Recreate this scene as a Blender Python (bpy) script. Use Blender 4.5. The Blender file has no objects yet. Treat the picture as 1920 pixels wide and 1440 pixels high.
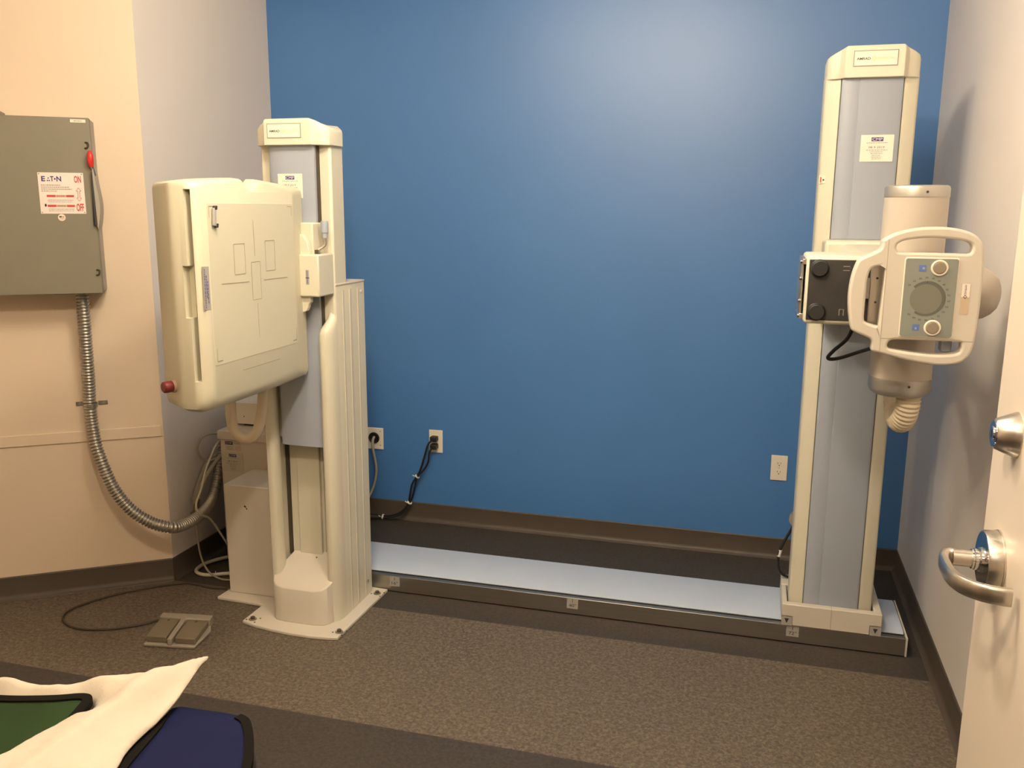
import bpy, bmesh, math, random
from mathutils import Vector, Matrix, Quaternion
random.seed(7)
SC = bpy.context.scene
COL = SC.collection
V = Vector
pi = math.pi

# ------------------------------------------------------------------ camera, world, lamps, exposure
def make_camera():
    yaw, pitch, roll = -0.26971, 0.19758, 0.00566
    f_px = 1656.96
    cam = bpy.data.cameras.new('camera'); ob = bpy.data.objects.new('camera', cam); COL.objects.link(ob)
    cam.sensor_fit = 'HORIZONTAL'; cam.sensor_width = 36.0; cam.lens = f_px / 1920 * 36.0
    cam.clip_start = 0.02
    fw = V((math.sin(yaw) * math.cos(pitch), math.cos(yaw) * math.cos(pitch), -math.sin(pitch)))
    r = V((math.cos(yaw), -math.sin(yaw), 0)); u = r.cross(fw)
    r2 = math.cos(roll) * r + math.sin(roll) * u; u2 = -math.sin(roll) * r + math.cos(roll) * u
    m = Matrix((r2, u2, -fw)).transposed().to_4x4(); m.translation = V((0, 0, 1.5485))
    ob.matrix_world = m
    SC.camera = ob
make_camera()

w = bpy.data.worlds.new('world'); SC.world = w; w.use_nodes = True
w.node_tree.nodes['Background'].inputs[0].default_value = (1.0, 0.84, 0.66, 1)
w.node_tree.nodes['Background'].inputs[1].default_value = 0.15

def area_lamp(name, loc, size, power, color, rot=(0, 0, 0), spread=180):
    l = bpy.data.lights.new(name, 'AREA'); l.shape = 'RECTANGLE'; l.size, l.size_y = size
    l.energy = power; l.color = color; l.spread = math.radians(spread)
    o = bpy.data.objects.new(name, l); o.location = loc; o.rotation_euler = rot; COL.objects.link(o); return o
def globe_lamp(name, loc, radius, power, color):
    l = bpy.data.lights.new(name, 'POINT'); l.shadow_soft_size = radius; l.energy = power; l.color = color
    o = bpy.data.objects.new(name, l); o.location = loc; COL.objects.link(o); return o
LAMP = (1.0, 0.85, 0.655)
globe_lamp('ceiling_lamp_globe', (-1.08, 1.95, 2.56), 0.09, 35, LAMP)
globe_lamp('ceiling_lamp_globe', (-0.50, 1.95, 2.56), 0.09, 47, LAMP)
globe_lamp('entry_lamp_globe', (-0.42, 0.62, 2.60), 0.05, 66, LAMP)
area_lamp('added_corridor_fill', (-0.2, -0.7, 2.60), (0.6, 0.6), 10, LAMP)  # added fill beyond the doorway, warms the cream wall and door

SC.view_settings.view_transform = 'Standard'
SC.view_settings.look = 'None'
SC.view_settings.gamma = 1.0
SC.view_settings.use_curve_mapping = False
SC.view_settings.exposure = 0.0

# ------------------------------------------------------------------ materials
def s2l(c):
    return tuple(((x / 12.92) if x <= 0.04045 else ((x + 0.055) / 1.055) ** 2.4) for x in c)
def mat(name, rgb, rough=0.5, metal=0.0, noise=0.03, scale=12.0, bump=0.0, bump_scale=200.0, spec=0.5, coat=0.0):
    m = bpy.data.materials.new(name); m.use_nodes = True
    nt = m.node_tree; b = nt.nodes['Principled BSDF']
    b.inputs['Roughness'].default_value = rough; b.inputs['Metallic'].default_value = metal
    b.inputs['Specular IOR Level'].default_value = spec
    if coat: b.inputs['Coat Weight'].default_value = coat
    lin = rgb
    tc = nt.nodes.new('ShaderNodeTexCoord')
    n = nt.nodes.new('ShaderNodeTexNoise'); n.inputs['Scale'].default_value = scale; n.inputs['Detail'].default_value = 3
    nt.links.new(tc.outputs['Object'], n.inputs['Vector'])
    r = nt.nodes.new('ShaderNodeValToRGB')
    r.color_ramp.elements[0].position = 0.3; r.color_ramp.elements[1].position = 0.7
    r.color_ramp.elements[0].color = tuple(max(0, x * (1 - noise)) for x in lin) + (1,)
    r.color_ramp.elements[1].color = tuple(min(1, x * (1 + noise)) for x in lin) + (1,)
    nt.links.new(n.outputs['Fac'], r.inputs['Fac']); nt.links.new(r.outputs['Color'], b.inputs['Base Color'])
    if bump:
        n2 = nt.nodes.new('ShaderNodeTexNoise'); n2.inputs['Scale'].default_value = bump_scale
        nt.links.new(tc.outputs['Object'], n2.inputs['Vector'])
        bp = nt.nodes.new('ShaderNodeBump'); bp.inputs['Strength'].default_value = bump; bp.inputs['Distance'].default_value = 0.002
        nt.links.new(n2.outputs['Fac'], bp.inputs['Height']); nt.links.new(bp.outputs['Normal'], b.inputs['Normal'])
    return m
def brushed(name, rgb, rough=0.35, along='Z'):
    m = mat(name, rgb, rough, 1.0, 0.06, 30)
    nt = m.node_tree; n = [x for x in nt.nodes if x.type == 'TEX_NOISE'][0]
    tc = [x for x in nt.nodes if x.type == 'TEX_COORD'][0]
    mp = nt.nodes.new('ShaderNodeMapping')
    s = {'X': (2, 120, 120), 'Y': (120, 2, 120), 'Z': (120, 120, 2)}[along]; mp.inputs['Scale'].default_value = s
    nt.links.new(tc.outputs['Object'], mp.inputs['Vector']); nt.links.new(mp.outputs['Vector'], n.inputs['Vector'])
    n.inputs['Scale'].default_value = 1.0
    return m
def floor_mat(name, a, b, c):
    """sheet flooring with a fine speckle of three tones"""
    m = mat(name, a, 0.55, 0, 0.0, 6, spec=0.35)
    nt = m.node_tree; bs = nt.nodes['Principled BSDF']
    tc = [x for x in nt.nodes if x.type == 'TEX_COORD'][0]
    n1 = nt.nodes.new('ShaderNodeTexNoise'); n1.inputs['Scale'].default_value = 95; n1.inputs['Detail'].default_value = 5; n1.inputs['Distortion'].default_value = 0.8
    n2 = nt.nodes.new('ShaderNodeTexNoise'); n2.inputs['Scale'].default_value = 3.0
    nt.links.new(tc.outputs['Object'], n1.inputs['Vector']); nt.links.new(tc.outputs['Object'], n2.inputs['Vector'])
    r = nt.nodes.new('ShaderNodeValToRGB'); e = r.color_ramp.elements
    e[0].position = 0.36; e[0].color = b + (1,); e[1].position = 0.64; e[1].color = c + (1,)
    k = e.new(0.5); k.color = a + (1,)
    nt.links.new(n1.outputs['Fac'], r.inputs['Fac'])
    mx = nt.nodes.new('ShaderNodeMixRGB'); mx.blend_type = 'MULTIPLY'; mx.inputs['Fac'].default_value = 0.25
    r2 = nt.nodes.new('ShaderNodeValToRGB'); r2.color_ramp.elements[0].color = (.75, .75, .75, 1)
    nt.links.new(n2.outputs['Fac'], r2.inputs['Fac'])
    nt.links.new(r.outputs['Color'], mx.inputs['Color1']); nt.links.new(r2.outputs['Color'], mx.inputs['Color2'])
    nt.links.new(mx.outputs['Color'], bs.inputs['Base Color'])
    return m

M = {}
M['blue_wall'] = mat('blue_wall_paint', (0.056, 0.182, 0.455), 0.44, noise=0.03, scale=2, bump=0.06, bump_scale=350, spec=0.75)
M['lilac_wall'] = mat('lilac_wall_paint', (0.71, 0.66, 0.615), 0.5, noise=0.02, scale=2, bump=0.05, bump_scale=350, spec=0.35)
M['cream_wall'] = mat('cream_wall_paint', (0.72, 0.595, 0.455), 0.5, noise=0.02, scale=2, bump=0.05, bump_scale=350, spec=0.35)
M['ceiling'] = mat('ceiling_tile_white', (0.80, 0.78, 0.74), 0.9, noise=0.05, scale=40)
M['floor_light'] = floor_mat('speckled_tan_flooring', (0.115, 0.092, 0.068), (0.075, 0.060, 0.045), (0.17, 0.135, 0.10))
M['floor_dark'] = floor_mat('dark_border_flooring', (0.048, 0.040, 0.033), (0.038, 0.032, 0.026), (0.06, 0.05, 0.042))
M['baseboard'] = mat('brown_vinyl_baseboard', (0.072, 0.056, 0.043), 0.5, noise=0.05, scale=8, spec=0.4)
M['receptor'] = mat('receptor_cream_enamel', (0.585, 0.555, 0.42), 0.38, noise=0.015, scale=5)
M['cream'] = mat('cream_enamel', (0.635, 0.605, 0.485), 0.38, noise=0.015, scale=5)
M['ivory'] = mat('ivory_enamel', (0.58, 0.535, 0.455), 0.42, noise=0.015, scale=5)
M['tube_ivory'] = mat('tube_ivory_enamel', (0.47, 0.42, 0.355), 0.42, noise=0.015, scale=5)
M['panel_blue'] = mat('pale_blue_panel', (0.325, 0.362, 0.425), 0.42, noise=0.02, scale=6)
M['rail_blue'] = mat('pale_blue_rail_cover', (0.46, 0.53, 0.64), 0.4, noise=0.02, scale=6)
M['alu'] = brushed('brushed_aluminium', (0.42, 0.40, 0.36), 0.38, 'X')
M['steel'] = brushed('satin_steel', (0.62, 0.58, 0.52), 0.3, 'Z')
M['chrome'] = mat('polished_chrome', (0.62, 0.62, 0.62), 0.08, 1.0, 0.01)
M['silver'] = mat('silver_cap_paint', (0.46, 0.44, 0.40), 0.4, 0.7, 0.03)
M['conduit'] = mat('galvanised_conduit', (0.42, 0.40, 0.36), 0.36, 0.9, 0.08, 60)
M['grey_box'] = mat('grey_green_enamel', (0.20, 0.185, 0.135), 0.5, noise=0.03, scale=6)
M['grey_box_side'] = mat('grey_flap_enamel', (0.36, 0.33, 0.27), 0.5, noise=0.03, scale=6)
M['black'] = mat('black_rubber', (0.012, 0.011, 0.010), 0.5)
M['dark_panel'] = mat('dark_grey_panel', (0.030, 0.029, 0.028), 0.45, noise=0.15, scale=18)
M['knob_black'] = mat('matte_black_knob', (0.010, 0.010, 0.010), 0.55)
M['dark_gap'] = mat('dark_interior', (0.06, 0.045, 0.030), 0.7)
M['tray_shadow'] = mat('tray_slot_shade', (0.25, 0.19, 0.11), 0.7)  # brown standing in for the shade inside the receptor's tray recess
M['red'] = mat('red_plastic', (0.62, 0.035, 0.025), 0.35)
M['dark_red'] = mat('dark_red_plastic', (0.13, 0.014, 0.012), 0.4)
M['pink'] = mat('pale_pink_plastic', (0.42, 0.28, 0.21), 0.5)
M['grey_display'] = mat('grey_green_fascia', (0.22, 0.235, 0.205), 0.5, noise=0.03)
M['display_dial'] = mat('fascia_dial_grey', (0.165, 0.165, 0.13), 0.55)
M['display_scale'] = mat('fascia_scale_dark', (0.10, 0.105, 0.085), 0.55)
M['button'] = mat('taupe_button', (0.24, 0.20, 0.145), 0.5)
M['ring'] = mat('cream_button_ring', (0.82, 0.74, 0.60), 0.35)
M['icon_blue'] = mat('blue_icon', (0.10, 0.16, 0.42), 0.5)
M['ink'] = mat('black_print', (0.03, 0.028, 0.03), 0.6)
M['ink_soft'] = mat('grey_print', (0.26, 0.23, 0.19), 0.6)
M['ink_line'] = mat('thin_grey_marking', (0.30, 0.25, 0.16), 0.6)
M['ink_red'] = mat('red_print', (0.52, 0.06, 0.045), 0.6)
M['ink_blue'] = mat('navy_print', (0.035, 0.035, 0.20), 0.6)
M['ink_gold'] = mat('pale_gold_print', (0.78, 0.60, 0.25), 0.6)
M['sticker'] = mat('cream_sticker', (0.80, 0.70, 0.60), 0.5)
M['sticker_grey'] = mat('pale_grey_sticker', (0.52, 0.48, 0.40), 0.5)
M['label_grey'] = mat('silver_grey_label', (0.36, 0.34, 0.31), 0.45)
M['label_pink'] = mat('faded_pink_label', (0.52, 0.40, 0.28), 0.5)
M['plate_white'] = mat('white_outlet_plastic', (0.78, 0.72, 0.60), 0.4)
M['white_sign'] = mat('white_sign_plate', (0.80, 0.72, 0.66), 0.45)
M['cable_grey'] = mat('grey_cable', (0.33, 0.30, 0.23), 0.5)
M['cable_pale'] = mat('pale_cable', (0.52, 0.49, 0.40), 0.5)
M['cable_brown'] = mat('dark_brown_cord', (0.045, 0.033, 0.02), 0.5)
M['hose'] = mat('cream_hose', (0.62, 0.54, 0.40), 0.5)
M['white'] = mat('white_tie', (0.8, 0.78, 0.72), 0.5)
M['pedal_base'] = mat('pedal_grey_casting', (0.27, 0.235, 0.19), 0.45)
M['pedal'] = mat('pedal_olive_grey', (0.16, 0.13, 0.085), 0.5)
M['brass'] = mat('brass_fitting', (0.22, 0.16, 0.06), 0.4, 0.6)
M['bolt'] = mat('dull_bolt_metal', (0.12, 0.105, 0.08), 0.45, 0.6)
M['washer'] = mat('washer_metal', (0.30, 0.27, 0.21), 0.45, 0.6)
M['door'] = mat('cream_door_paint', (0.74, 0.64, 0.52), 0.4, noise=0.015, scale=3)
M['linen'] = mat('white_linen', (0.50, 0.44, 0.355), 0.85, noise=0.03, scale=9, bump=0.15, bump_scale=400, spec=0.15)
M['green'] = mat('green_vinyl', (0.014, 0.031, 0.008), 0.75, noise=0.2, scale=9, spec=0.15)
M['blue_vinyl'] = mat('royal_blue_vinyl', (0.0028, 0.0050, 0.034), 0.75, noise=0.1, scale=6, spec=0.15)
M['binding'] = mat('black_binding', (0.006, 0.005, 0.004), 0.9, spec=0.1)
M['vinyl_table'] = mat('dark_table_vinyl', (0.05, 0.045, 0.04), 0.5)
M['chipped'] = mat('chipped_paint_dark', (0.06, 0.045, 0.03), 0.7)

# ------------------------------------------------------------------ mesh builder
class MB:
    def __init__(s): s.v = []; s.f = []; s.mi = []; s.mats = []
    def _m(s, m):
        m = M[m] if isinstance(m, str) else m
        if m not in s.mats: s.mats.append(m)
        return s.mats.index(m)
    def add(s, vs, fs, m):
        b = len(s.v); k = s._m(m)
        s.v += [V(x) for x in vs]; s.f += [tuple(i + b for i in f) for f in fs]; s.mi += [k] * len(fs); return s
    def box(s, lo, hi, m):
        (a, b, c), (d, e, f) = lo, hi
        vs = [(a, b, c), (d, b, c), (d, e, c), (a, e, c), (a, b, f), (d, b, f), (d, e, f), (a, e, f)]
        return s.add(vs, [(0, 3, 2, 1), (4, 5, 6, 7), (0, 1, 5, 4), (1, 2, 6, 5), (2, 3, 7, 6), (3, 0, 4, 7)], m)
    def obox(s, o, x, y, z, m):
        """box from origin o spanned by three edge vectors"""
        o, x, y, z = V(o), V(x), V(y), V(z)
        vs = [o, o + x, o + x + y, o + y, o + z, o + x + z, o + x + y + z, o + y + z]
        return s.add(vs, [(0, 3, 2, 1), (4, 5, 6, 7), (0, 1, 5, 4), (1, 2, 6, 5), (2, 3, 7, 6), (3, 0, 4, 7)], m)
    def loft(s, rings, m, caps=True, close=True):
        n = len(rings[0]); vs = [p for r in rings for p in r]; fs = []
        for i in range(len(rings) - 1):
            for j in range(n if close else n - 1):
                k = (j + 1) % n
                fs.append((i * n + j, i * n + k, (i + 1) * n + k, (i + 1) * n + j))
        if caps:
            fs.append(tuple(range(n - 1, -1, -1))); fs.append(tuple((len(rings) - 1) * n + j for j in range(n)))
        return s.add(vs, fs, m)
    def prism(s, poly, fn, a, b, m):
        """poly 2D, fn(u,v,h)->3D"""
        return s.loft([[fn(u, v, a) for u, v in poly], [fn(u, v, b) for u, v in poly]], m)
    def tube(s, path, r, m, n=12, smooth=True, rfn=None, caps=True):
        P = catmull(path, 8) if smooth else [V(p) for p in path]
        rings = []; t0 = None; nrm = None
        for i, p in enumerate(P):
            t = (P[min(i + 1, len(P) - 1)] - P[max(i - 1, 0)]).normalized()
            if nrm is None:
                a = V((0, 0, 1)) if abs(t.z) < 0.9 else V((1, 0, 0)); nrm = (a - a.dot(t) * t).normalized()
            else:
                q = t0.rotation_difference(t); nrm = q @ nrm; nrm = (nrm - nrm.dot(t) * t).normalized()
            t0 = t; bi = t.cross(nrm); rr = rfn(i, len(P)) if rfn else r
            rings.append([p + rr * (math.cos(2 * pi * k / n) * nrm + math.sin(2 * pi * k / n) * bi) for k in range(n)])
        return s.loft(rings, m, caps)
    def lathe(s, o, axis, prof, m, n=28):
        """prof: list of (h along axis, radius)"""
        o, ax = V(o), V(axis).normalized(); a = V((0, 0, 1)) if abs(ax.z) < 0.9 else V((1, 0, 0))
        x = (a - a.dot(ax) * ax).normalized(); y = ax.cross(x)
        rings = [[o + ax * h + max(r, 1e-5) * (math.cos(2 * pi * k / n) * x + math.sin(2 * pi * k / n) * y) for k in range(n)] for h, r in prof]
        return s.loft(rings, m, True)
    def quad(s, o, x, y, m):
        o, x, y = V(o), V(x), V(y); return s.add([o, o + x, o + x + y, o + y], [(0, 1, 2, 3)], m)
    def mesh(s, me, fn, m):
        vs = [fn(v.co) for v in me.vertices]; return s.add(vs, [tuple(p.vertices) for p in me.polygons], m)
    def text(s, body, o, x, y, size, m, width=None, bold=0.0):
        """flat lettering: o = lower-left corner, x / y = unit vectors; size = cap height"""
        cu = bpy.data.curves.new('lettering', 'FONT'); cu.body = body; cu.size = 1.0; cu.resolution_u = 3; cu.offset = bold
        ob = bpy.data.objects.new('lettering', cu); COL.objects.link(ob)
        dg = bpy.context.evaluated_depsgraph_get(); me = bpy.data.meshes.new_from_object(ob.evaluated_get(dg))
        xs = [v.co.x for v in me.vertices]; ys = [v.co.y for v in me.vertices]
        x0, x1, y0, y1 = min(xs), max(xs), min(ys), max(ys)
        ky = size / (y1 - y0); kx = (width / (x1 - x0)) if width else ky
        o, x, y = V(o), V(x).normalized(), V(y).normalized()
        s.mesh(me, lambda c: o + x * ((c.x - x0) * kx) + y * ((c.y - y0) * ky), m)
        bpy.data.objects.remove(ob); bpy.data.curves.remove(cu); bpy.data.meshes.remove(me); return s
    def build(s, name, parent=None, smooth=35, bevel=0, seg=2, loc=None, recalc=True):
        org = V((0, 0, 0))
        if loc is not None: org = V(loc)
        p = parent
        while p is not None: org = org + p.location; p = p.parent
        me = bpy.data.meshes.new(name); me.from_pydata([v - org for v in s.v], [], s.f)
        for mm in s.mats: me.materials.append(mm)
        for i, pl in enumerate(me.polygons): pl.material_index = s.mi[i]
        if recalc:
            bm = bmesh.new(); bm.from_mesh(me); bmesh.ops.recalc_face_normals(bm, faces=bm.faces); bm.to_mesh(me); bm.free()
        if smooth:
            for pl in me.polygons: pl.use_smooth = True
            me.set_sharp_from_angle(angle=math.radians(smooth))
        o = bpy.data.objects.new(name, me); COL.objects.link(o)
        if loc is not None: o.location = V(loc)
        if parent: o.parent = parent
        if bevel:
            b = o.modifiers.new('bevel', 'BEVEL'); b.width = bevel; b.segments = seg; b.limit_method = 'ANGLE'; b.angle_limit = math.radians(35)
        return o

def catmull(pts, k=8):
    P = [V(p) for p in pts]
    if len(P) < 3: return P
    out = []
    for i in range(len(P) - 1):
        p0 = P[i - 1] if i else P[0] * 2 - P[1]; p1, p2 = P[i], P[i + 1]; p3 = P[i + 2] if i + 2 < len(P) else P[-1] * 2 - P[-2]
        for j in range(k):
            t = j / k
            out.append(0.5 * ((2 * p1) + (p2 - p0) * t + (2 * p0 - 5 * p1 + 4 * p2 - p3) * t * t + (3 * p1 - p0 - 3 * p2 + p3) * t ** 3))
    out.append(P[-1]); return out
def rrect(x0, y0, x1, y1, r, n=5):
    out = []
    for cx, cy, a in ((x1 - r, y1 - r, 0), (x0 + r, y1 - r, 90), (x0 + r, y0 + r, 180), (x1 - r, y0 + r, 270)):
        for k in range(n + 1):
            t = math.radians(a + 90 * k / n); out.append((cx + r * math.cos(t), cy + r * math.sin(t)))
    return out
def smooth2d(pts, k=4):
    P = [V((x, y, 0)) for x, y in pts]; n = len(P); out = []
    for i in range(n):
        p0, p1, p2, p3 = P[i - 1], P[i], P[(i + 1) % n], P[(i + 2) % n]
        for j in range(k):
            t = j / k
            q = 0.5 * ((2 * p1) + (p2 - p0) * t + (2 * p0 - 5 * p1 + 4 * p2 - p3) * t * t + (3 * p1 - p0 - 3 * p2 + p3) * t ** 3)
            out.append((q.x, q.y))
    return out
def holed_plate(outer, holes, half, bev):
    """mesh (in local x, y, depth z) of a 2D outline with holes, thickness and rounded rim"""
    cu = bpy.data.curves.new('plate', 'CURVE'); cu.dimensions = '2D'; cu.fill_mode = 'BOTH'
    cu.extrude = half; cu.bevel_depth = bev; cu.bevel_resolution = 2; cu.offset = -bev
    for L in [outer] + holes:
        sp = cu.splines.new('POLY'); sp.points.add(len(L) - 1); sp.use_cyclic_u = True
        for p, (x, y) in zip(sp.points, L): p.co = (x, y, 0, 1)
    ob = bpy.data.objects.new('plate', cu); COL.objects.link(ob)
    dg = bpy.context.evaluated_depsgraph_get(); me = bpy.data.meshes.new_from_object(ob.evaluated_get(dg))
    bpy.data.objects.remove(ob); bpy.data.curves.remove(cu); return me
def boolean_cut(o, cutters):
    """cut boxes (lo, hi) out of o and bake the result into its mesh"""
    for lo, hi in cutters:
        c = MB().box(lo, hi, 'cream').build('cutter', smooth=0)
        md = o.modifiers.new('cut', 'BOOLEAN'); md.operation = 'DIFFERENCE'; md.object = c; md.solver = 'EXACT'
        dg = bpy.context.evaluated_depsgraph_get(); dg.update()
        me = bpy.data.meshes.new_from_object(o.evaluated_get(dg))
        o.modifiers.remove(md); o.data = me; bpy.data.objects.remove(c)
    for pl in o.data.polygons: pl.use_smooth = True
    o.data.set_sharp_from_angle(angle=math.radians(35))

def thing(name, loc, label, cat, group=None):
    o = bpy.data.objects.new(name, None); o.location = V(loc); o.empty_display_size = 0.05; COL.objects.link(o)
    return tag(o, label, cat, group)
def tag(o, label, cat, group=None, kind=None):
    o['label'] = label; o['category'] = cat
    if group: o['group'] = group
    if kind: o['kind'] = kind
    return o
def struct(o, label=None, cat=None):
    o['kind'] = 'structure'
    if label: o['label'] = label; o['category'] = cat
    return o
XZ = lambda u, v, h: V((u, h, v))      # outline in x,z pushed along y
XY = lambda u, v, h: V((u, v, h))
YZ = lambda u, v, h: V((h, u, v))

# ------------------------------------------------------------------ the room
L, R, D = -2.303, 0.653, 3.9526
H = 2.68
A0 = V((L, 2.993, 0)); AU = V((-0.81938, -0.57325, 0)); AN = V((0.57325, -0.81938, 0))
A1 = A0 + AU * 1.15
FY = 0.55          # inner face of the front wall
def wall(name, o, x, h, back, m, label):
    o = V(o); x = V(x); b = V(back)
    return struct(MB().obox(o, x, b, (0, 0, h), m).build(name, smooth=0), label, 'wall')
wall('wall_back', (L - 0.1, D, 0), (R - L + 0.2, 0, 0), H, (0, 0.1, 0), 'blue_wall', 'blue painted wall at the back of the room')
wall('wall_left', (L, 2.993, 0), (0, D - 2.993, 0), H, (-0.1, 0, 0), 'lilac_wall', 'short pale lilac wall between the blue wall and the cream angled wall')
wall('wall_angled', A0, AU * 1.15, H, -AN * 0.1, 'cream_wall', 'angled cream wall that carries the grey switch box')
wall('wall_side', A1, (0, FY - A1.y, 0), H, (-0.1, 0, 0), 'cream_wall', 'cream side wall beyond the angled wall')
wall('wall_right', (R, FY - 0.1, 0), (0, D - FY + 0.1, 0), H, (0.1, 0, 0), 'lilac_wall', 'pale lilac wall behind the open door')
fw_ = MB()
fw_.box((A1.x - 0.1, FY - 0.1, 0), (-0.78, FY, H), 'cream_wall'); fw_.box((0.46, FY - 0.1, 0), (R + 0.1, FY, H), 'cream_wall')
fw_.box((-0.78, FY - 0.1, 2.15), (0.46, FY, H), 'cream_wall')
struct(fw_.build('wall_front', smooth=0), 'cream wall with the doorway the view looks through', 'wall')
fl = MB()
def fq(pts, m): fl.add([(x, y, 0) for x, y in pts], [tuple(range(len(pts)))], m)
YB, YD = 2.9804, 2.2332
fq([(A1.x - .1, -1.6), (R + .1, -1.6), (R + .1, YD), (A1.x - .1, YD)], 'floor_dark')
fq([(A1.x - .1, YD), (R + .1, YD), (R + .1, YB), (A1.x - .1, YB)], 'floor_light')
fq([(A1.x - .1, YB), (R + .1, YB), (R + .1, D + .1), (A1.x - .1, D + .1)], 'floor_dark')
struct(fl.build('floor', smooth=0), 'brown speckled sheet floor with a darker border along the blue wall', 'floor')
ce = MB(); ce.box((A1.x - .1, -1.6, H), (R + .1, D + .1, H + .08), 'ceiling'); ce.box((A1.x - .1, 3.56, 2.53), (R + .1, D + .1, H), 'ceiling')  # second box is an added unseen soffit, darkens the top of the walls
struct(ce.build('ceiling', smooth=0), 'white ceiling with an added unseen soffit that shades the blue wall top', 'ceiling')
co = MB(); co.box((-1.4, -1.7, 0), (1.2, -1.6, H), 'cream_wall'); co.box((-1.5, -1.7, 0), (-1.4, FY - .1, H), 'cream_wall'); co.box((R + .1, -1.7, 0), (R + .2, FY - .1, H), 'cream_wall')
struct(co.build('wall_corridor', smooth=0), 'cream corridor walls outside the doorway', 'wall')

HB = 0.0945
def baseboard(name, o, x, n, label):
    """coved vinyl base: face, rounded foot, thin top edge"""
    o, x, n = V(o), V(x), V(n)
    prof = [(0, 0), (0.022, 0), (0.021, 0.002), (0.0145, 0.0055), (0.009, 0.0125), (0.006, 0.022), (0.005, HB - .004), (0.003, HB), (0, HB)]
    rings = [[p + n * a + V((0, 0, b)) for a, b in prof] for p in (o, o + x)]
    return struct(MB().loft(rings, 'baseboard').build(name, smooth=25), label, 'baseboard')
baseboard('baseboard_back', (L, D, 0), (R - L, 0, 0), (0, -1, 0), 'brown vinyl baseboard along the blue wall')
baseboard('baseboard_left', (L, 2.993, 0), (0, D - 2.993, 0), (1, 0, 0), 'brown vinyl baseboard on the short lilac wall')
baseboard('baseboard_angled', A0, AU * 1.15, AN, 'brown vinyl baseboard under the grey switch box wall')
baseboard('baseboard_right', (R, FY, 0), (0, D - FY, 0), (-1, 0, 0), 'brown vinyl baseboard running behind the open door')
# chair-rail strip on the angled wall
st = MB(); st.obox(A0 + AU * .008 + V((0, 0, 0.624)), AU * 1.1, AN * 0.006, (0, 0, 0.045), 'cream_wall')
struct(st.build('trim_1', bevel=0.002), 'flat cream strip across the angled wall', 'trim')

# ------------------------------------------------------------------ the open door with its lever and deadbolt
DX = 0.40
door = MB().box((DX, 0.70, 0.01), (DX + 0.045, 1.612, 2.13), 'door').build('door_1', loc=(DX, 0.70, 0.0), bevel=0.002)
struct(door, 'open cream door with a satin lever handle', 'door')
rose_c = V((DX, 1.505, 0.992))
hd = MB(); hd.lathe(rose_c, (-1, 0, 0), [(0, 0.051), (0.003, 0.051), (0.003, 0.0495), (0.0215, 0.0485), (0.024, 0.047)], 'steel', 40)
hd.lathe(rose_c, (-1, 0, 0), [(0.0238, 0.046), (0.0246, 0.045)], 'chrome', 40)
hd.lathe(rose_c, (-1, 0, 0), [(0.024, 0.021), (0.028, 0.020), (0.030, 0.0175), (0.036, 0.0175), (0.037, 0.016), (0.04, 0.016)], 'chrome', 28)
handle = hd.build('door_handle', door, bevel=0)
lv = MB()
nk = V((DX - 0.036, 1.505, 0.992))
lv.lathe(nk, (-1, 0, 0), [(0, 0.0140), (0.032, 0.0135)], 'steel', 20)
def lever_path():
    pts = [(DX - 0.062, 1.510, 0.992), (DX - 0.074, 1.511, 0.991), (DX - 0.0815, 1.498, 0.988), (DX - 0.0825, 1.470, 0.985), (DX - 0.0795, 1.438, 0.983), (DX - 0.068, 1.408, 0.983), (DX - 0.046, 1.389, 0.983), (DX - 0.022, 1.382, 0.983), (DX - 0.009, 1.381, 0.983)]
    return pts
P = catmull(lever_path(), 6); rings = []
for i, p in enumerate(P):
    t = (P[min(i + 1, len(P) - 1)] - P[max(i - 1, 0)]).normalized(); up = V((0, 0, 1)); sd = t.cross(up).normalized(); up = sd.cross(t)
    k = i / (len(P) - 1); a, b = 0.0085 - 0.0015 * k, 0.0135 + 0.001 * k
    rings.append([p + sd * a * math.copysign(abs(math.cos(q)) ** .7, math.cos(q)) + up * b * math.copysign(abs(math.sin(q)) ** .7, math.sin(q)) for q in [2 * pi * j / 16 for j in range(16)]])
lv.loft(rings, 'steel'); lv.build('lever', handle)
db = MB(); dc = V((DX, 1.487, 1.207))
db.lathe(dc, (-1, 0, 0), [(0, 0.036), (0.002, 0.036), (0.030, 0.024), (0.032, 0.022)], 'steel', 36)
dbo = db.build('deadbolt', door)
MB().lathe(dc, (-1, 0, 0), [(0.0318, 0.021), (0.0335, 0.0205), (0.0336, 0.012), (0.0355, 0.0115)], 'chrome', 30).box(dc + V((-0.0362, -0.0012, -0.006)), dc + V((-0.0354, 0.0012, 0.006)), 'ink').build('lock_cylinder', dbo)

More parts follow.
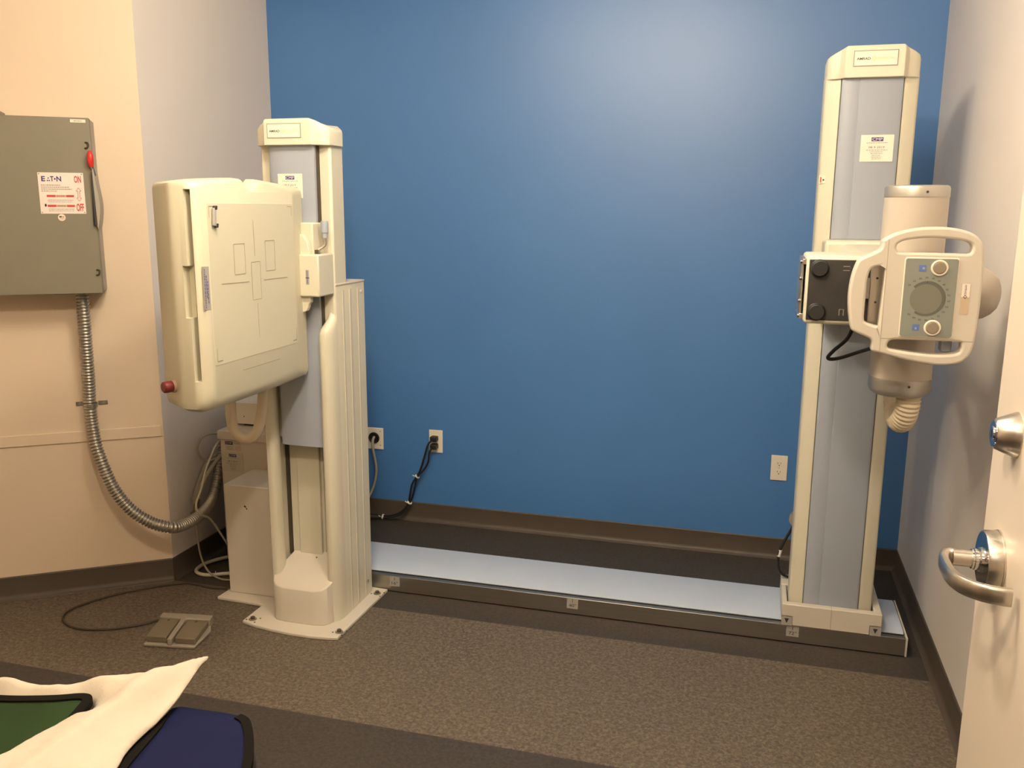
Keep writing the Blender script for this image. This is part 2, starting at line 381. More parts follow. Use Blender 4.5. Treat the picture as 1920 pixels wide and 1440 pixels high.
# ------------------------------------------------------------------ shared machine pieces
def lines_print(mb, o, x, y, n, w, gap, h, m, seed=1, centre=True, wtot=None):
    """n rows of broken small print, going down from o (top centre)"""
    rnd = random.Random(seed); o, x, y = V(o), V(x), V(y)
    for i in range(n):
        ww = (w[i] if isinstance(w, (list, tuple)) else w) * (0.94 + 0.06 * rnd.random())
        a = o - y * (i * gap) - (x * ww / 2 if centre else V((0, 0, 0)))
        c = 0
        while c < ww:
            d = min(ww - c, rnd.uniform(0.4, 1.3) * 0.006)
            mb.quad(a + x * c, x * d, y * h, m); c += d + 0.0014
def service_sticker(o, x, y, parent, wd=0.062, ht=0.055, m='sticker', name='service_sticker'):
    """inspection sticker: navy CMP block, small print, a bold date"""
    o, x, y = V(o), V(x).normalized(), V(y).normalized(); n = x.cross(y)
    b = MB(); b.obox(o, x * wd, y * ht, n * 0.0006, m)
    e = n * 0.0009
    b.quad(o + x * wd * .32 + y * ht * .76 + e, x * wd * .36, y * ht * .15, 'ink_blue')
    b.text('CMP', o + x * wd * .345 + y * ht * .785 + e * 1.5, x, y, ht * .10, m, wd * .31)
    lines_print(b, o + x * wd * .5 + y * ht * .69 + e, x, y, 1, wd * .68, .004, ht * .022, 'ink_soft', 3)
    b.text('08 9 2019', o + x * wd * .25 + y * ht * .50 + e, x, y, ht * .075, 'ink', wd * .48)
    lines_print(b, o + x * wd * .5 + y * ht * .42 + e, x, y, 6, [wd * .66, wd * .4, wd * .36, wd * .3, wd * .32, wd * .28], ht * .065, ht * .022, 'ink_soft', 5)
    return b.build(name, parent, smooth=0)
def brand_plate(o, x, y, parent, wd=0.13, ht=0.05):
    o, x, y = V(o), V(x).normalized(), V(y).normalized(); n = x.cross(y)
    b = MB(); b.obox(o, x * wd, y * ht, n * 0.001, 'ink_soft')
    e = n * 0.0014; t = wd * .018
    b.quad(o + x * t + y * t + e, x * (wd - 2 * t), y * (ht - 2 * t), 'sticker'); e = n * 0.0017
    b.text('AMRAD', o + x * wd * .07 + y * ht * .40 + e, x, y, ht * .16, 'ink', wd * .31, .02)
    c = o + x * wd * .465 + y * ht * .48 + e
    for r0, r1 in ((ht * .17, ht * .125), (ht * .075, ht * .05)):
        k = [x, y, -x, -y]
        for i in range(4):
            b.add([c + k[i] * r0, c + k[(i + 1) % 4] * r0, c + k[(i + 1) % 4] * r1, c + k[i] * r1], [(0, 1, 2, 3)], 'ink_gold')
    b.text('MEDICAL', o + x * wd * .54 + y * ht * .42 + e, x, y, ht * .13, 'ink_gold', wd * .40)
    return b.build('brand_plate', parent, smooth=0)
def column_cap(cx, yf, z0, z1, parent):
    """moulded head cover: projecting front plate, chamfered shoulders, rounded top"""
    hw = 0.142
    def ring(k, dz):
        fwid = 0.088
        pts = [(-fwid, yf), (fwid, yf), (fwid + .014, yf + .022), (hw - .018, yf + .030), (hw - .004, yf + .042), (hw, yf + .06), (hw, yf + .135), (hw - .02, yf + .155), (-hw + .02, yf + .155), (-hw, yf + .135), (-hw, yf + .06), (-hw + .004, yf + .042), (-hw + .018, yf + .030), (-fwid - .014, yf + .022)]
        cyc = yf + .085
        return [V((cx + x * k, cyc + (y - cyc) * k, dz(x, y))) for x, y in pts]
    low = lambda x, y: z0 - 0.0
    def top(off):
        return lambda x, y: z1 - 0.030 * (max(0, abs(x) - .07) / .07) ** 1.3 - 0.0 - off
    rings = [ring(1.0, low), ring(1.0, top(0.016)), ring(0.985, top(0.006)), ring(0.95, top(0.001)), ring(0.7, top(-0.002))]
    return MB().loft(rings, 'cream').build('column_cap', parent, smooth=40, bevel=0.002)

# ------------------------------------------------------------------ wall stand (image receptor) by the angled wall
SX = -1.585
ws = thing('wall_stand', (SX, 2.95, 0), 'cream upright detector stand with a tilted square receptor on a telescoping column', 'medical stand')
# floor plate with curved front and the side plate under the cable box
pl = [(-1.80, 2.712), (-1.74, 2.696), (-1.66, 2.682), (-1.58, 2.674), (-1.50, 2.674), (-1.43, 2.682), (-1.396, 2.692), (-1.386, 3.125), (-1.99, 3.16), (-2.012, 2.868), (-1.80, 2.858)]
plate = MB().prism(pl, XY, 0.0, 0.013, 'ivory').build('floor_plate', ws, bevel=0.003)
for bx, by in ((-1.768, 2.732), (-1.408, 2.729), (-1.41, 3.073)):
    b = MB(); b.lathe((bx, by, 0.0132), (0, 0, 1), [(0, .015), (.002, .015), (.0022, .011), (.003, .011)], 'washer', 20)
    b.lathe((bx, by, 0.016), (0, 0, 1), [(0, .009), (.007, .009), (.009, .006)], 'bolt', 6)
    for dx, dy in ((.024, .014), (.02, -.02), (-.022, -.008)):
        b.lathe((bx + dx, by + dy, 0.0132), (0, 0, 1), [(0, .0035), (.0006, .0035)], 'ink', 10)
    b.build('anchor_bolt', plate)
# fixed outer column: back web and the two rounded flanges with lips
def flange(sgn, top_web, top_lip):
    X = lambda d: SX + sgn * d
    web = [(.145, 3.09), (.145, 2.862), (.1435, 2.858), (.118, 2.858), (.118, 3.09)]
    lip = [(.145, 2.862), (.1435, 2.836), (.137, 2.812), (.126, 2.797), (.114, 2.795), (.103, 2.800), (.0955, 2.812), (.0955, 2.84), (.105, 2.862)]
    b = MB(); b.prism([(X(a), c) for a, c in web], XY, 0.013, top_web, 'cream')
    # lip with an S-shaped shoulder at its top
    n = 7; rings = []
    for z, k in [(0.013, 1), (top_lip - .03, 1), (top_lip - .01, .97), (top_lip + .005, .85), (top_lip + .02, .6), (top_lip + .04, .3), (top_lip + .07, .08), (top_web - .001, .05)]:
        rings.append([V((X(a if a > .13 else a + (.13 - a) * (1 - k) * .75), 2.862 + (c - 2.862) * (k if c < 2.861 else 1), z)) for a, c in lip])
    b.loft(rings, 'cream')
    # grooves along the outer side
    for y0, wd, m in ((2.906, .010, 'ivory'), (2.962, .016, 'ivory'), (3.03, .008, 'ivory')):
        b.box((min(X(.1448), X(.1472)), y0, .02), (max(X(.1448), X(.1472)), y0 + wd, top_web - .02), m)
    return b
f1 = flange(1, 1.272, 1.115).build('outer_column', ws, smooth=40)
flange(-1, 1.272, 1.115).build('outer_column', ws, smooth=40)
MB().box((SX - .119, 3.06, .013), (SX + .119, 3.085, 1.26), 'cream').build('back_web', ws)
cp = MB(); cp.prism([(SX - .147, 2.856), (SX - .10, 2.862), (SX - .10, 2.95), (SX + .10, 2.95), (SX + .10, 2.862), (SX + .147, 2.856), (SX + .147, 3.092), (SX - .147, 3.092)], XY, 1.270, 1.277, 'ivory')
cp.build('top_plate', ws, bevel=.0015)
sc_ = MB(); sc_.lathe((SX + .1452, 3.062, 1.235), (1, 0, 0), [(0, .006), (.003, .006), (.004, .004)], 'ivory', 14); sc_.build('side_screw', f1)
sc2 = MB(); sc2.lathe((SX + .1452, 3.05, 0.075), (1, 0, 0), [(0, .006), (.003, .006), (.004, .004)], 'silver', 14); sc2.build('side_screw', f1)
# centre post low down between the flanges
ip = MB(); ip.box((-1.650, 2.900, .013), (-1.556, 3.06, .80), 'cream'); ip.box((-1.682, 2.906, .013), (-1.650, 3.06, .80), 'cream'); ip.box((-1.556, 2.912, .013), (-1.545, 3.06, .80), 'cream')
ip.build('centre_post', ws, bevel=.002)
MB().box((-1.704, 2.912, .22), (-1.683, 3.0, .69), 'dark_gap').build('slot_shade_strip', ws)  # dark strip painting the shade in the gap beside the centre post
MB().box((-1.544, 2.93, .16), (-1.468, 3.058, .69), 'dark_gap').build('gap_shade_block', ws)  # dark block painting the shade between centre post and flange
IX = SX + .012
# sliding inner column
MB().box((IX - .138, 2.852, .70), (IX + .132, 2.95, 1.76), 'cream').build('inner_column', ws, bevel=.008)
fp = MB(); fp.prism([(IX - .088, 2.852), (IX - .088, 2.825), (IX - .075, 2.818), (IX - .03, 2.815), (IX + .06, 2.815), (IX + .088, 2.817), (IX + .088, 2.852)], XY, .685, 1.757, 'panel_blue')
front = fp.build('front_panel', ws, smooth=50)
MB().box((IX + .0882, 2.83, .685), (IX + .0905, 2.853, 1.757), 'dark_gap').build('panel_seam', ws, smooth=0)
cap = column_cap(IX, 2.795, 1.752, 1.845, ws)
brand_plate((IX - .074, 2.7945, 1.775), (1, 0, 0), (0, 0, 1), cap, .128, .048)
service_sticker((IX - .052, 2.8145, 1.575), (1, 0, 0), (0, 0, 1), front, .094, .082)
# sloped base cover (nose)
nose = []
for y, z in ((2.925, .243), (2.905, .240), (2.86, .222), (2.82, .200), (2.785, .178), (2.762, .160), (2.752, .146)):
    nose.append((y, z))
nb = MB(); rings = []
out = [(-.090, 2.925), (-.114, 2.84), (-.124, 2.80), (-.112, 2.772), (-.095, 2.757), (-.06, 2.750), (.06, 2.750), (.095, 2.757), (.112, 2.772), (.124, 2.80), (.114, 2.84), (.090, 2.925)]
zt = lambda y: .148 + (.243 - .148) * min(1, max(0, (y - 2.752) / .173)) ** .9
rings = [[V((SX + x, y, .013)) for x, y in out], [V((SX + x, y, zt(y) - .004)) for x, y in out], [V((SX + x * .97, 2.84 + (y - 2.84) * .975, zt(2.84 + (y - 2.84) * .975))) for x, y in out]]
nb.loft(rings, 'ivory'); nb.build('base_cover', ws, smooth=50, bevel=.002)
ch = MB(); ch.lathe((SX + .012, 2.885, zt(2.885) + .0005), (0, -.5, 1), [(0, .003), (.001, .003)], 'ink', 8); ch.build('cover_screw', ws)
# cable box on the side plate
cb = MB().box((-1.99, 2.925, .013), (-1.782, 3.14, .468), 'ivory').build('cable_box', ws, bevel=.003)
cm = MB(); cm.quad((-1.905, 2.9245, .382), (.009, 0, -.004), (.002, 0, .007), 'chipped'); cm.quad((-1.896, 2.9245, .374), (.006, 0, -.004), (.001, 0, .005), 'chipped'); cm.quad((-1.888, 2.9245, .366), (.008, 0, -.005), (.001, 0, .002), 'sticker_grey')
cm.build('chipped_paint', cb, smooth=0)

# receptor housing ------------------------------------------------
FX = -1.50
Y0, Y1 = 2.150, 2.803
def det_ring(x, i0, i1, it=0.0, ib=0.0, low=0.0):
    """outline in y,z at depth x; i0 / i1 inset of the near and far side, it / ib of top and bottom"""
    y0, y1 = Y0 + i0, Y1 - i1; t = 1.6165 - it; b = 0.957 + ib
    pts = [(y0, b + .034), (y0 + .006, b + .012), (y0 + .028, b), (y0 + .20, b - .004), (y1 - .20, b - .004), (y1 - .018, b + .002), (y1 - .004, b + .012), (y1, b + .028),
           (y1, t - .034), (y1 - .003, t - .020), (y1 - .010, t - .014), (y1 - .06, t - .004 - low * .3), (2.520, t + .011 - low), (2.490, t + .012 - low), (2.452, t - .016), (2.432, t - .017), (2.394, t + .012), (2.372, t + .013),
           (y0 + .07, t + .004), (y0 + .020, t - .001), (y0 + .005, t - .007), (y0, t - .017)]
    return [V((x, y, z)) for y, z in pts]
hs = MB()
hs.loft([det_ring(-1.502, .032, .112, .012, .036), det_ring(-1.506, .026, .100, .006, .026), det_ring(-1.514, .012, .055, .002, .012), det_ring(-1.528, .002, .006, 0, .003), det_ring(-1.540, 0, 0), det_ring(-1.550, 0, 0), det_ring(-1.566, 0, 0, low=.024),
         det_ring(-1.578, 0, 0, low=.028), det_ring(-1.588, .003, .002, low=.028), det_ring(-1.600, .012, .008, low=.028), det_ring(-1.686, .070, .04, .003, low=.028), det_ring(-1.698, .086, .06, .010, .008, low=.028)], 'receptor')
housing = hs.build('receptor_housing', ws, smooth=45)
boolean_cut(housing, [((-1.536, 2.0, 1.052), (-1.519, 2.196, 1.592)), ((-1.552, 2.0, 1.235), (-1.519, 2.180, 1.382))])
hs_parent = housing
tr = MB().box((-1.5355, 2.188, 1.054), (-1.5195, 2.1975, 1.59), 'tray_shadow').build('tray_shade_strip', housing, smooth=0)  # strip coloured as the shade at the bottom of the cut slot
# slightly raised face panel
fpn = MB(); fpn.loft([[V((-1.5030, y, z)) for y, z in rrect(2.203, 1.090, 2.684, 1.556, .004)], [V((-1.5010, y, z)) for y, z in rrect(2.2045, 1.0915, 2.6825, 1.5545, .004)]], 'receptor')
mk = fpn; xx = -1.5003
def ln(ya, za, yb, zb, t=.0016, m='ink_line'):
    a, b = V((xx, ya, za)), V((xx, yb, zb)); d = (b - a).normalized(); n = V((1, 0, 0)).cross(d).normalized() * t
    mk.add([a - n * .5, b - n * .5, b + n * .5, a + n * .5], [(0, 1, 2, 3)], m)
def rc(ya, za, yb, zb):
    ln(ya, za, yb, za); ln(yb, za, yb, zb); ln(yb, zb, ya, zb); ln(ya, zb, ya, za)
ln(2.4385, 1.505, 2.4405, 1.396); ln(2.443, 1.251, 2.444, 1.139); ln(2.255, 1.324, 2.402, 1.320, .002); ln(2.485, 1.319, 2.632, 1.317, .002)
rc(2.327, 1.346, 2.385, 1.436); rc(2.502, 1.346, 2.558, 1.440); rc(2.418, 1.262, 2.468, 1.378)
ln(2.214, 1.546, 2.245, 1.546, .0022, 'ink_soft'); ln(2.214, 1.546, 2.214, 1.515); ln(2.648, 1.546, 2.674, 1.546); ln(2.674, 1.546, 2.674, 1.515)
ln(2.214, 1.102, 2.240, 1.102, .003, 'ink_soft'); ln(2.214, 1.102, 2.214, 1.140); ln(2.652, 1.102, 2.676, 1.102, .003, 'ink_soft'); ln(2.676, 1.102, 2.676, 1.140)
face = fpn.build('face_panel', housing, smooth=30, recalc=False)
gv = MB(); gv.obox((-1.5028, 2.345, 1.0535), (0, .218, 0), (0, 0, .0012), (.0012, 0, 0), 'ink_line'); gv.obox((-1.5045, 2.345, 1.013), (0, .215, 0), (0, 0, .003), (.0015, 0, 0), 'sticker')
gv.build('grip_groove', housing, smooth=0)
# film corner marker (small taped lead marker)
cm = MB(); cm.obox((-1.499, 2.222, 1.492), (0, .012, -.002), (0, .004, .05), (.008, 0, 0), 'label_grey'); cm.obox((-1.499, 2.229, 1.536), (0, .012, 0), (0, .003, .012), (.009, 0, 0), 'ink'); cm.obox((-1.499, 2.232, 1.486), (0, .010, 0), (0, .003, .012), (.009, 0, 0), 'ink')
cm.build('clip', housing, bevel=.002)
lb = MB(); lb.obox((-1.5050, 2.170, 1.258), (0, .027, -.001), (0, .001, .122), (.004, 0, 0), 'label_grey')
rr_ = random.Random(4)
for col, (ya, z0, z1) in enumerate(((2.1735, 1.262, 1.374), (2.181, 1.290, 1.352), (2.187, 1.275, 1.335))):
    z = z0
    while z < z1:
        d = rr_.uniform(.003, .010); lb.quad((-1.5003, ya, z), (0, .003, 0), (0, 0, d), 'ink_blue'); z += d + .002
lb.build('warning_label', housing, smooth=0)
rk = MB(); kc = V((-1.628, 2.176, 1.030)); kd = V((-.42, -.907, 0))
rk.lathe(kc - kd * .012, kd, [(0, .020), (.016, .019), (.018, .017)], 'pink', 24)
knob = rk.build('stop_button_collar', housing)
MB().lathe(kc + kd * .006, kd, [(0, .0165), (.018, .0172), (.024, .0165), (.027, .013)], 'dark_red', 24).build('stop_button', knob)
# U-shaped cable hose below the receptor
MB().tube([(-1.745, 2.64, .985), (-1.748, 2.64, .90), (-1.752, 2.645, .81), (-1.742, 2.65, .765), (-1.705, 2.655, .742), (-1.668, 2.66, .765), (-1.648, 2.665, .82), (-1.638, 2.67, .90), (-1.632, 2.67, .975)], .0185, 'hose', 14).build('cable_hose', ws)
# carriage that carries the receptor
cg = MB(); cg.box((-1.52, 2.738, 1.242), (-1.442, 2.851, 1.386), 'cream')
carr = cg.build('carriage', ws, bevel=.005)
c2 = MB(); c2.box((-1.54, 2.775, 1.384), (-1.478, 2.851, 1.492), 'cream'); c2.build('carriage_upper_block', carr, bevel=.004)
c3 = MB(); c3.prism([(-1.535, 1.196), (-1.525, 1.188), (-1.512, 1.186), (-1.500, 1.192), (-1.494, 1.204), (-1.492, 1.215), (-1.484, 1.222), (-1.482, 1.40), (-1.49, 1.43), (-1.505, 1.452), (-1.535, 1.455)], XZ, 2.752, 2.772, 'cream')
c3.build('mounting_plate', carr, bevel=.002)
MB().box((-1.66, 2.68, 1.22), (-1.52, 2.851, 1.45), 'cream').build('tilt_block', carr, bevel=.004)
c4 = MB(); c4.quad((-1.491, 2.7372, 1.284), (.013, 0, 0), (0, 0, .050), 'label_grey'); c4.quad((-1.4915, 2.7370, 1.3055), (.014, 0, 0), (0, 0, .003), 'ink_blue'); c4.quad((-1.486, 2.7370, 1.287), (.002, 0, 0), (0, 0, .044), 'ink_blue')
c4.build('carriage_label', carr, smooth=0)
lk = MB(); lk.tube([(-1.468, 2.79, 1.388), (-1.466, 2.793, 1.402), (-1.458, 2.800, 1.408), (-1.449, 2.806, 1.42), (-1.449, 2.806, 1.452)], .0055, 'steel', 10); lk.box((-1.478, 2.783, 1.386), (-1.464, 2.797, 1.40), 'dark_gap')
lock = lk.build('lock_lever', carr)
MB().lathe((-1.449, 2.806, 1.440), (0, 0, 1), [(0, .0095), (.018, .010), (.0185, .0125), (.05, .0135), (.058, .012)], 'panel_blue', 16).build('lever_grip', lock)

# ------------------------------------------------------------------ floor rail
rail = thing('floor_rail', (-0.45, 3.3, 0), 'long low aluminium rail with a pale blue top along the blue wall', 'rail')
RX0, RX1 = -1.70, 0.574
rb = MB(); rb.box((RX0, 3.1315, .004), (RX1, 3.147, .0695), 'alu'); rb.box((RX0, 3.147, .004), (RX1, 3.166, .0655), 'alu'); rb.box((RX0, 3.40, .004), (RX1, 3.465, .060), 'black'); rb.box((RX0, 3.166, .004), (RX1, 3.40, .03), 'dark_gap')
rb.build('rail_body', rail, bevel=.0015)
tc_ = MB(); tc_.loft([[V((x, y, z)) for y, z in ((3.166, .072), (3.18, .077), (3.30, .079), (3.42, .077), (3.448, .073), (3.448, .069), (3.18, .071), (3.166, .068))] for x in (RX0, RX1 - .004)], 'rail_blue')
tc_.build('top_cover', rail, smooth=40)
gk = MB(); gk.box((RX0, 3.1655, .060), (RX1 - .004, 3.19, .0695), 'black'); gk.build('front_gasket', rail)
MB().box((RX1, 3.1285, .003), (RX1 + .006, 3.45, .074), 'ivory').build('end_cap', rail, bevel=.001)
for x, s in ((-1.358, '16"'), (-.6185, '40"'), (.1943, '72"')):
    b = MB(); b.obox((x - .022, 3.1315, .026), (.044, 0, 0), (0, 0, .040), (0, -.0008, 0), 'label_grey')
    yy = 3.1303; b.quad((x - .001, yy, .052), (.002, 0, 0), (0, 0, .013), 'ink')
    b.text(s, (x - .013, yy, .033), (1, 0, 0), (0, 0, 1), .013, 'ink', .027)
    b.build('distance_label', rail, smooth=0)

# ------------------------------------------------------------------ x-ray tube stand on the rail
ts = thing('tube_stand', (0.313, 3.2, 0.07), 'tall cream column with pale blue front riding on the floor rail, holding the X-ray tube', 'medical stand')
TX = 0.313
bc = MB(); zt0, zt1 = .084, .152
bc.prism([(.152, .106), (.190, .106), (.190, .0712), (.452, .0712), (.452, .106), (.490, .106), (.490, zt1), (.152, zt1)], XZ, 3.124, 3.152, 'ivory')
bc.box((.152, 3.152, zt0), (.170, 3.30, zt1), 'ivory'); bc.box((.464, 3.152, zt0), (.490, 3.30, zt1), 'ivory')
bc.box((.152, 3.30, zt0), (.490, 3.40, zt1), 'ivory'); bc.box((.170, 3.152, zt0), (.464, 3.30, zt0 + .04), 'dark_gap')
base = bc.build('base_carriage', ts, bevel=.003)
bs = MB(); bs.box((.320, 3.1232, .0715), (.3212, 3.15, zt1 + .0005), 'ink_line'); bs.build('cover_seam', base, smooth=0)
for x in (.153, .452):
    b = MB(); b.obox((x, 3.1245, .0712), (.037, 0, 0), (0, 0, .034), (0, -.0015, 0), 'label_grey'); yy = 3.1226
    b.add([(x + .010, yy, .098), (x + .026, yy, .098), (x + .018, yy, .080)], [(0, 2, 1)], 'ink'); b.build('arrow_label', base, smooth=0)
# column body
KX, KY = 1.0145, .047
def col_profile(sgn):
    return [((TX + sgn * a) * KX, b + KY) for a, b in ((.094, 3.118), (.100, 3.118), (.108, 3.124), (.132, 3.130), (.139, 3.138), (.141, 3.15), (.141, 3.225), (.135, 3.232), (.094, 3.232))]
cbod = MB(); cbod.prism(col_profile(1), XY, .127, 1.970, 'cream'); cbod.prism(col_profile(-1), XY, .127, 1.970, 'cream'); cbod.box(((TX - .094) * KX, 3.128 + KY, .127), ((TX + .094) * KX, 3.232 + KY, 1.970), 'cream')
column = cbod.build('column', ts, smooth=40)
def blue_front(z0, z1, name):
    b = MB(); b.prism([((TX + q) * KX, p + KY) for q, p in ((-.091, 3.130), (-.091, 3.112), (-.084, 3.106), (-.04, 3.1055), (-.0385, 3.1063), (-.037, 3.1050), (.084, 3.106), (.091, 3.112), (.091, 3.130))], XY, z0, z1, 'panel_blue')
    return b.build(name, ts, smooth=40)
blue_front(.127, 1.185, 'front_panel')
up = blue_front(1.4505, 1.963, 'front_panel')
cap = column_cap(TX * KX, 3.088 + KY, 1.959, 2.0625, ts)
brand_plate(((TX - .064) * KX, 3.0875 + KY, 1.992), (1, 0, 0), (0, 0, 1), cap, .132, .048)
service_sticker((.2952, 3.1045 + KY, 1.699), (1, 0, 0), (0, 0, 1), up, .0995, .084)
sl = MB(); sl.obox(((TX - .139) * KX, 3.1275 + KY, 1.631), (.020, 0, 0), (0, 0, .026), (0, -.001, 0), 'sticker'); sl.quad(((TX - .136) * KX, 3.1260 + KY, 1.634), (.004, 0, 0), (0, 0, .018), 'ink_red'); sl.quad(((TX - .128) * KX, 3.1260 + KY, 1.640), (.005, 0, 0), (0, 0, .005), 'ink'); sl.build('side_label', column, smooth=0)
# carriage on the column and trunnion arm
ca = MB(); ca.box((TX - .113, 3.02, 1.180), (TX + .110, 3.176, 1.4495), 'cream')
cx = ca.build('column_carriage', ts, bevel=.012, seg=3)
sh = MB(); sh.loft([[V((x, y, 1.345 + z)) for x, z in rrect(TX + .02 - a, -b * .7, TX + .02 + a * .8, b, .045)] for y, a, b in ((3.04, .105, .095), (2.92, .10, .090), (2.78, .085, .080))], 'cream'); sh.build('arm_shroud', cx, smooth=40)
UX, UY = .368, 2.43
MB().lathe((UX - .02, 3.05, 1.345), (0, -1, 0), [(0, .07), (.59, .066)], 'cream', 32).build('arm', ts)
# tube housing
th = MB(); th.lathe((UX, UY, 1.120), (0, 0, 1), [(0, .0745), (.46, .0745)], 'tube_ivory', 48)
tube = th.build('tube_housing', ts)
tcap = MB().lathe((UX, UY, 1.578), (0, 0, 1), [(0, .0755), (.020, .0755), (.026, .0735), (.0285, .069), (.0287, .03)], 'silver', 48).build('end_cap', tube)
MB().lathe((UX + .012, UY - .0755, 1.59), (0, -1, 0), [(0, .003), (.001, .003)], 'ink', 8).build('cap_screw', tcap)
tcap2 = MB().lathe((UX, UY, 1.126), (0, 0, -1), [(0, .0755), (.028, .0755), (.040, .070), (.046, .060), (.0465, .02)], 'silver', 48).build('end_cap', tube)
MB().lathe((UX + .012, UY - .0755, 1.112), (0, -1, 0), [(0, .003), (.001, .003)], 'ink', 8).build('cap_screw', tcap2)
dm = MB(); dm.lathe((UX + .05, UY, 1.345), (1, 0, 0), [(0, .066), (.105, .066), (.125, .062), (.140, .053), (.152, .040), (.158, .025), (.160, .008)], 'tube_ivory', 36); dm.build('housing_dome', tube, smooth=60)
# ribbed high-voltage hose curling back to the column
hp = [(.392, 2.415, 1.086), (.391, 2.417, 1.055), (.389, 2.43, 1.024), (.387, 2.455, 1.003), (.385, 2.495, .995), (.385, 2.55, 1.004), (.388, 2.62, 1.035), (.394, 2.72, 1.085), (.402, 2.84, 1.14), (.408, 2.98, 1.20), (.408, 3.05, 1.225)]
Pn = []
CP = catmull(hp, 30); s_ = 0; last = CP[0]
hb = MB(); hb.tube(CP, .027, 'hose', 18, smooth=False, rfn=lambda i, n: .0285 + .0022 * math.cos(2 * pi * i / 9.0)); hb.build('high_voltage_hose', ts, smooth=80)
# collimator
cl = MB(); cl.box((.116, 2.352, 1.262), (.300, 2.575, 1.434), 'cream'); coll = cl.build('collimator', ts, bevel=.010, seg=3)
cf = MB(); cf.box((.1225, 2.3505, 1.272), (.296, 2.354, 1.4245), 'dark_panel'); cfr = cf.build('collimator_fascia', coll, bevel=.002)
for z in (1.4025, 1.2935):
    MB().lathe((.1475 if z > 1.35 else .1465, 2.3508, z), (0, -1, 0), [(0, .0225), (.004, .0225), (.006, .0205), (.017, .0195), (.019, .0175)], 'knob_black', 30).build('shutter_knob', cfr)
for k in range(2):
    ic = MB()
    if k: ic.quad((.203, 2.3502, 1.3975), (.016, 0, 0), (0, 0, .0022), 'ink_soft').quad((.203, 2.3502, 1.4075), (.016, 0, 0), (0, 0, .0022), 'ink_soft').quad((.219, 2.3502, 1.4035), (.0012, 0, 0), (0, 0, .002), 'ink_soft')
    else: ic.quad((.200, 2.3502, 1.286), (.0022, 0, 0), (0, 0, .016), 'ink_soft').quad((.210, 2.3502, 1.286), (.0022, 0, 0), (0, 0, .016), 'ink_soft').quad((.2022, 2.3502, 1.3005), (.0078, 0, 0), (0, 0, .0015), 'ink_soft')
    ic.build('shutter_icon', cfr, smooth=0)
cr = MB(); cr.box((.105, 2.375, 1.285), (.111, 2.55, 1.412), 'alu'); cr.box((.107, 2.365, 1.272), (.117, 2.56, 1.286), 'steel'); cr.box((.107, 2.365, 1.411), (.117, 2.56, 1.424), 'steel')
for z in (1.280, 1.318, 1.375, 1.417): cr.lathe((.1035, 2.372, z), (-1, 0, 0), [(-.006, .005), (.001, .005), (.002, .003)], 'chrome', 12)
cr.build('accessory_rail', coll, bevel=.001)
br = MB(); br.box((.262, 2.30, 1.255), (.300, 2.38, 1.43), 'steel'); brk = br.build('collimator_bracket', ts, bevel=.002)
for z in (1.385, 1.327): MB().lathe((.2775, 2.2998, z), (0, -1, 0), [(0, .0028), (.001, .0028)], 'ink', 10).build('bracket_screw', brk)
b2 = MB(); b2.box((.247, 2.315, 1.27), (.2585, 2.352, 1.42), 'dark_gap'); b2.box((.2585, 2.306, 1.262), (.2625, 2.318, 1.425), 'ink'); b2.box((.252, 2.300, 1.335), (.262, 2.316, 1.385), 'silver'); b2.build('bracket_latch', brk)
# control panel with three grip openings
outer = [(0.2769, 1.4789), (0.3078, 1.4963), (0.3497, 1.5064), (0.3833, 1.509), (0.4168, 1.5085), (0.4507, 1.5017), (0.4730, 1.4909), (0.4862, 1.4754), (0.4925, 1.4555), (0.4957, 1.4124), (0.4965, 1.3487), (0.4957, 1.2932), (0.4931, 1.2505), (0.4885, 1.2243), (0.4775, 1.2059), (0.4594, 1.1940), (0.4212, 1.1886), (0.3775, 1.1925), (0.3329, 1.2008), (0.2968, 1.2096), (0.2719, 1.2156), (0.2705, 1.2324), (0.2664, 1.2434), (0.2535, 1.25), (0.2303, 1.2596), (0.2216, 1.2679), (0.2146, 1.3012), (0.2108, 1.3393), (0.2118, 1.3726), (0.2162, 1.401), (0.2233, 1.4246), (0.2312, 1.4351), (0.2554, 1.4476), (0.2711, 1.4571), (0.2754, 1.4697)]
h1 = [(0.3065, 1.461), (0.3099, 1.4706), (0.3265, 1.4783), (0.3602, 1.4834), (0.394, 1.4843), (0.4278, 1.4812), (0.4531, 1.4771), (0.4641, 1.4714), (0.4677, 1.4628), (0.4659, 1.4538), (0.46, 1.4498), (0.4391, 1.4497), (0.397, 1.4500), (0.3546, 1.4503), (0.316, 1.4506), (0.3093, 1.4542)]
h2 = [(0.3059, 1.2341), (0.3117, 1.243), (0.3291, 1.2461), (0.3727, 1.2467), (0.4158, 1.2467), (0.4586, 1.2459), (0.4646, 1.2414), (0.4656, 1.2311), (0.460, 1.2205), (0.4401, 1.2157), (0.4103, 1.2133), (0.3755, 1.2149), (0.3402, 1.2189), (0.3134, 1.2229), (0.3065, 1.2269)]
h3 = [(0.2552, 1.4086), (0.2648, 1.4149), (0.2840, 1.4188), (0.2855, 1.4160), (0.2858, 1.3794), (0.2842, 1.337), (0.2828, 1.3038), (0.2822, 1.2782), (0.2810, 1.2762), (0.269, 1.2785), (0.2553, 1.2836), (0.2494, 1.2906), (0.2487, 1.3168), (0.2488, 1.3595), (0.2501, 1.3898)]
PY = 2.24
sm = lambda Lp: smooth2d(Lp, 3)
me = holed_plate(sm(outer), [sm(h1), sm(h2), sm(h3)], .013, .006)
cpn = MB(); cpn.mesh(me, lambda c: V((c.x, PY + .019 - c.z, c.y)), 'ivory')
panel = cpn.build('control_panel', ts, smooth=50)
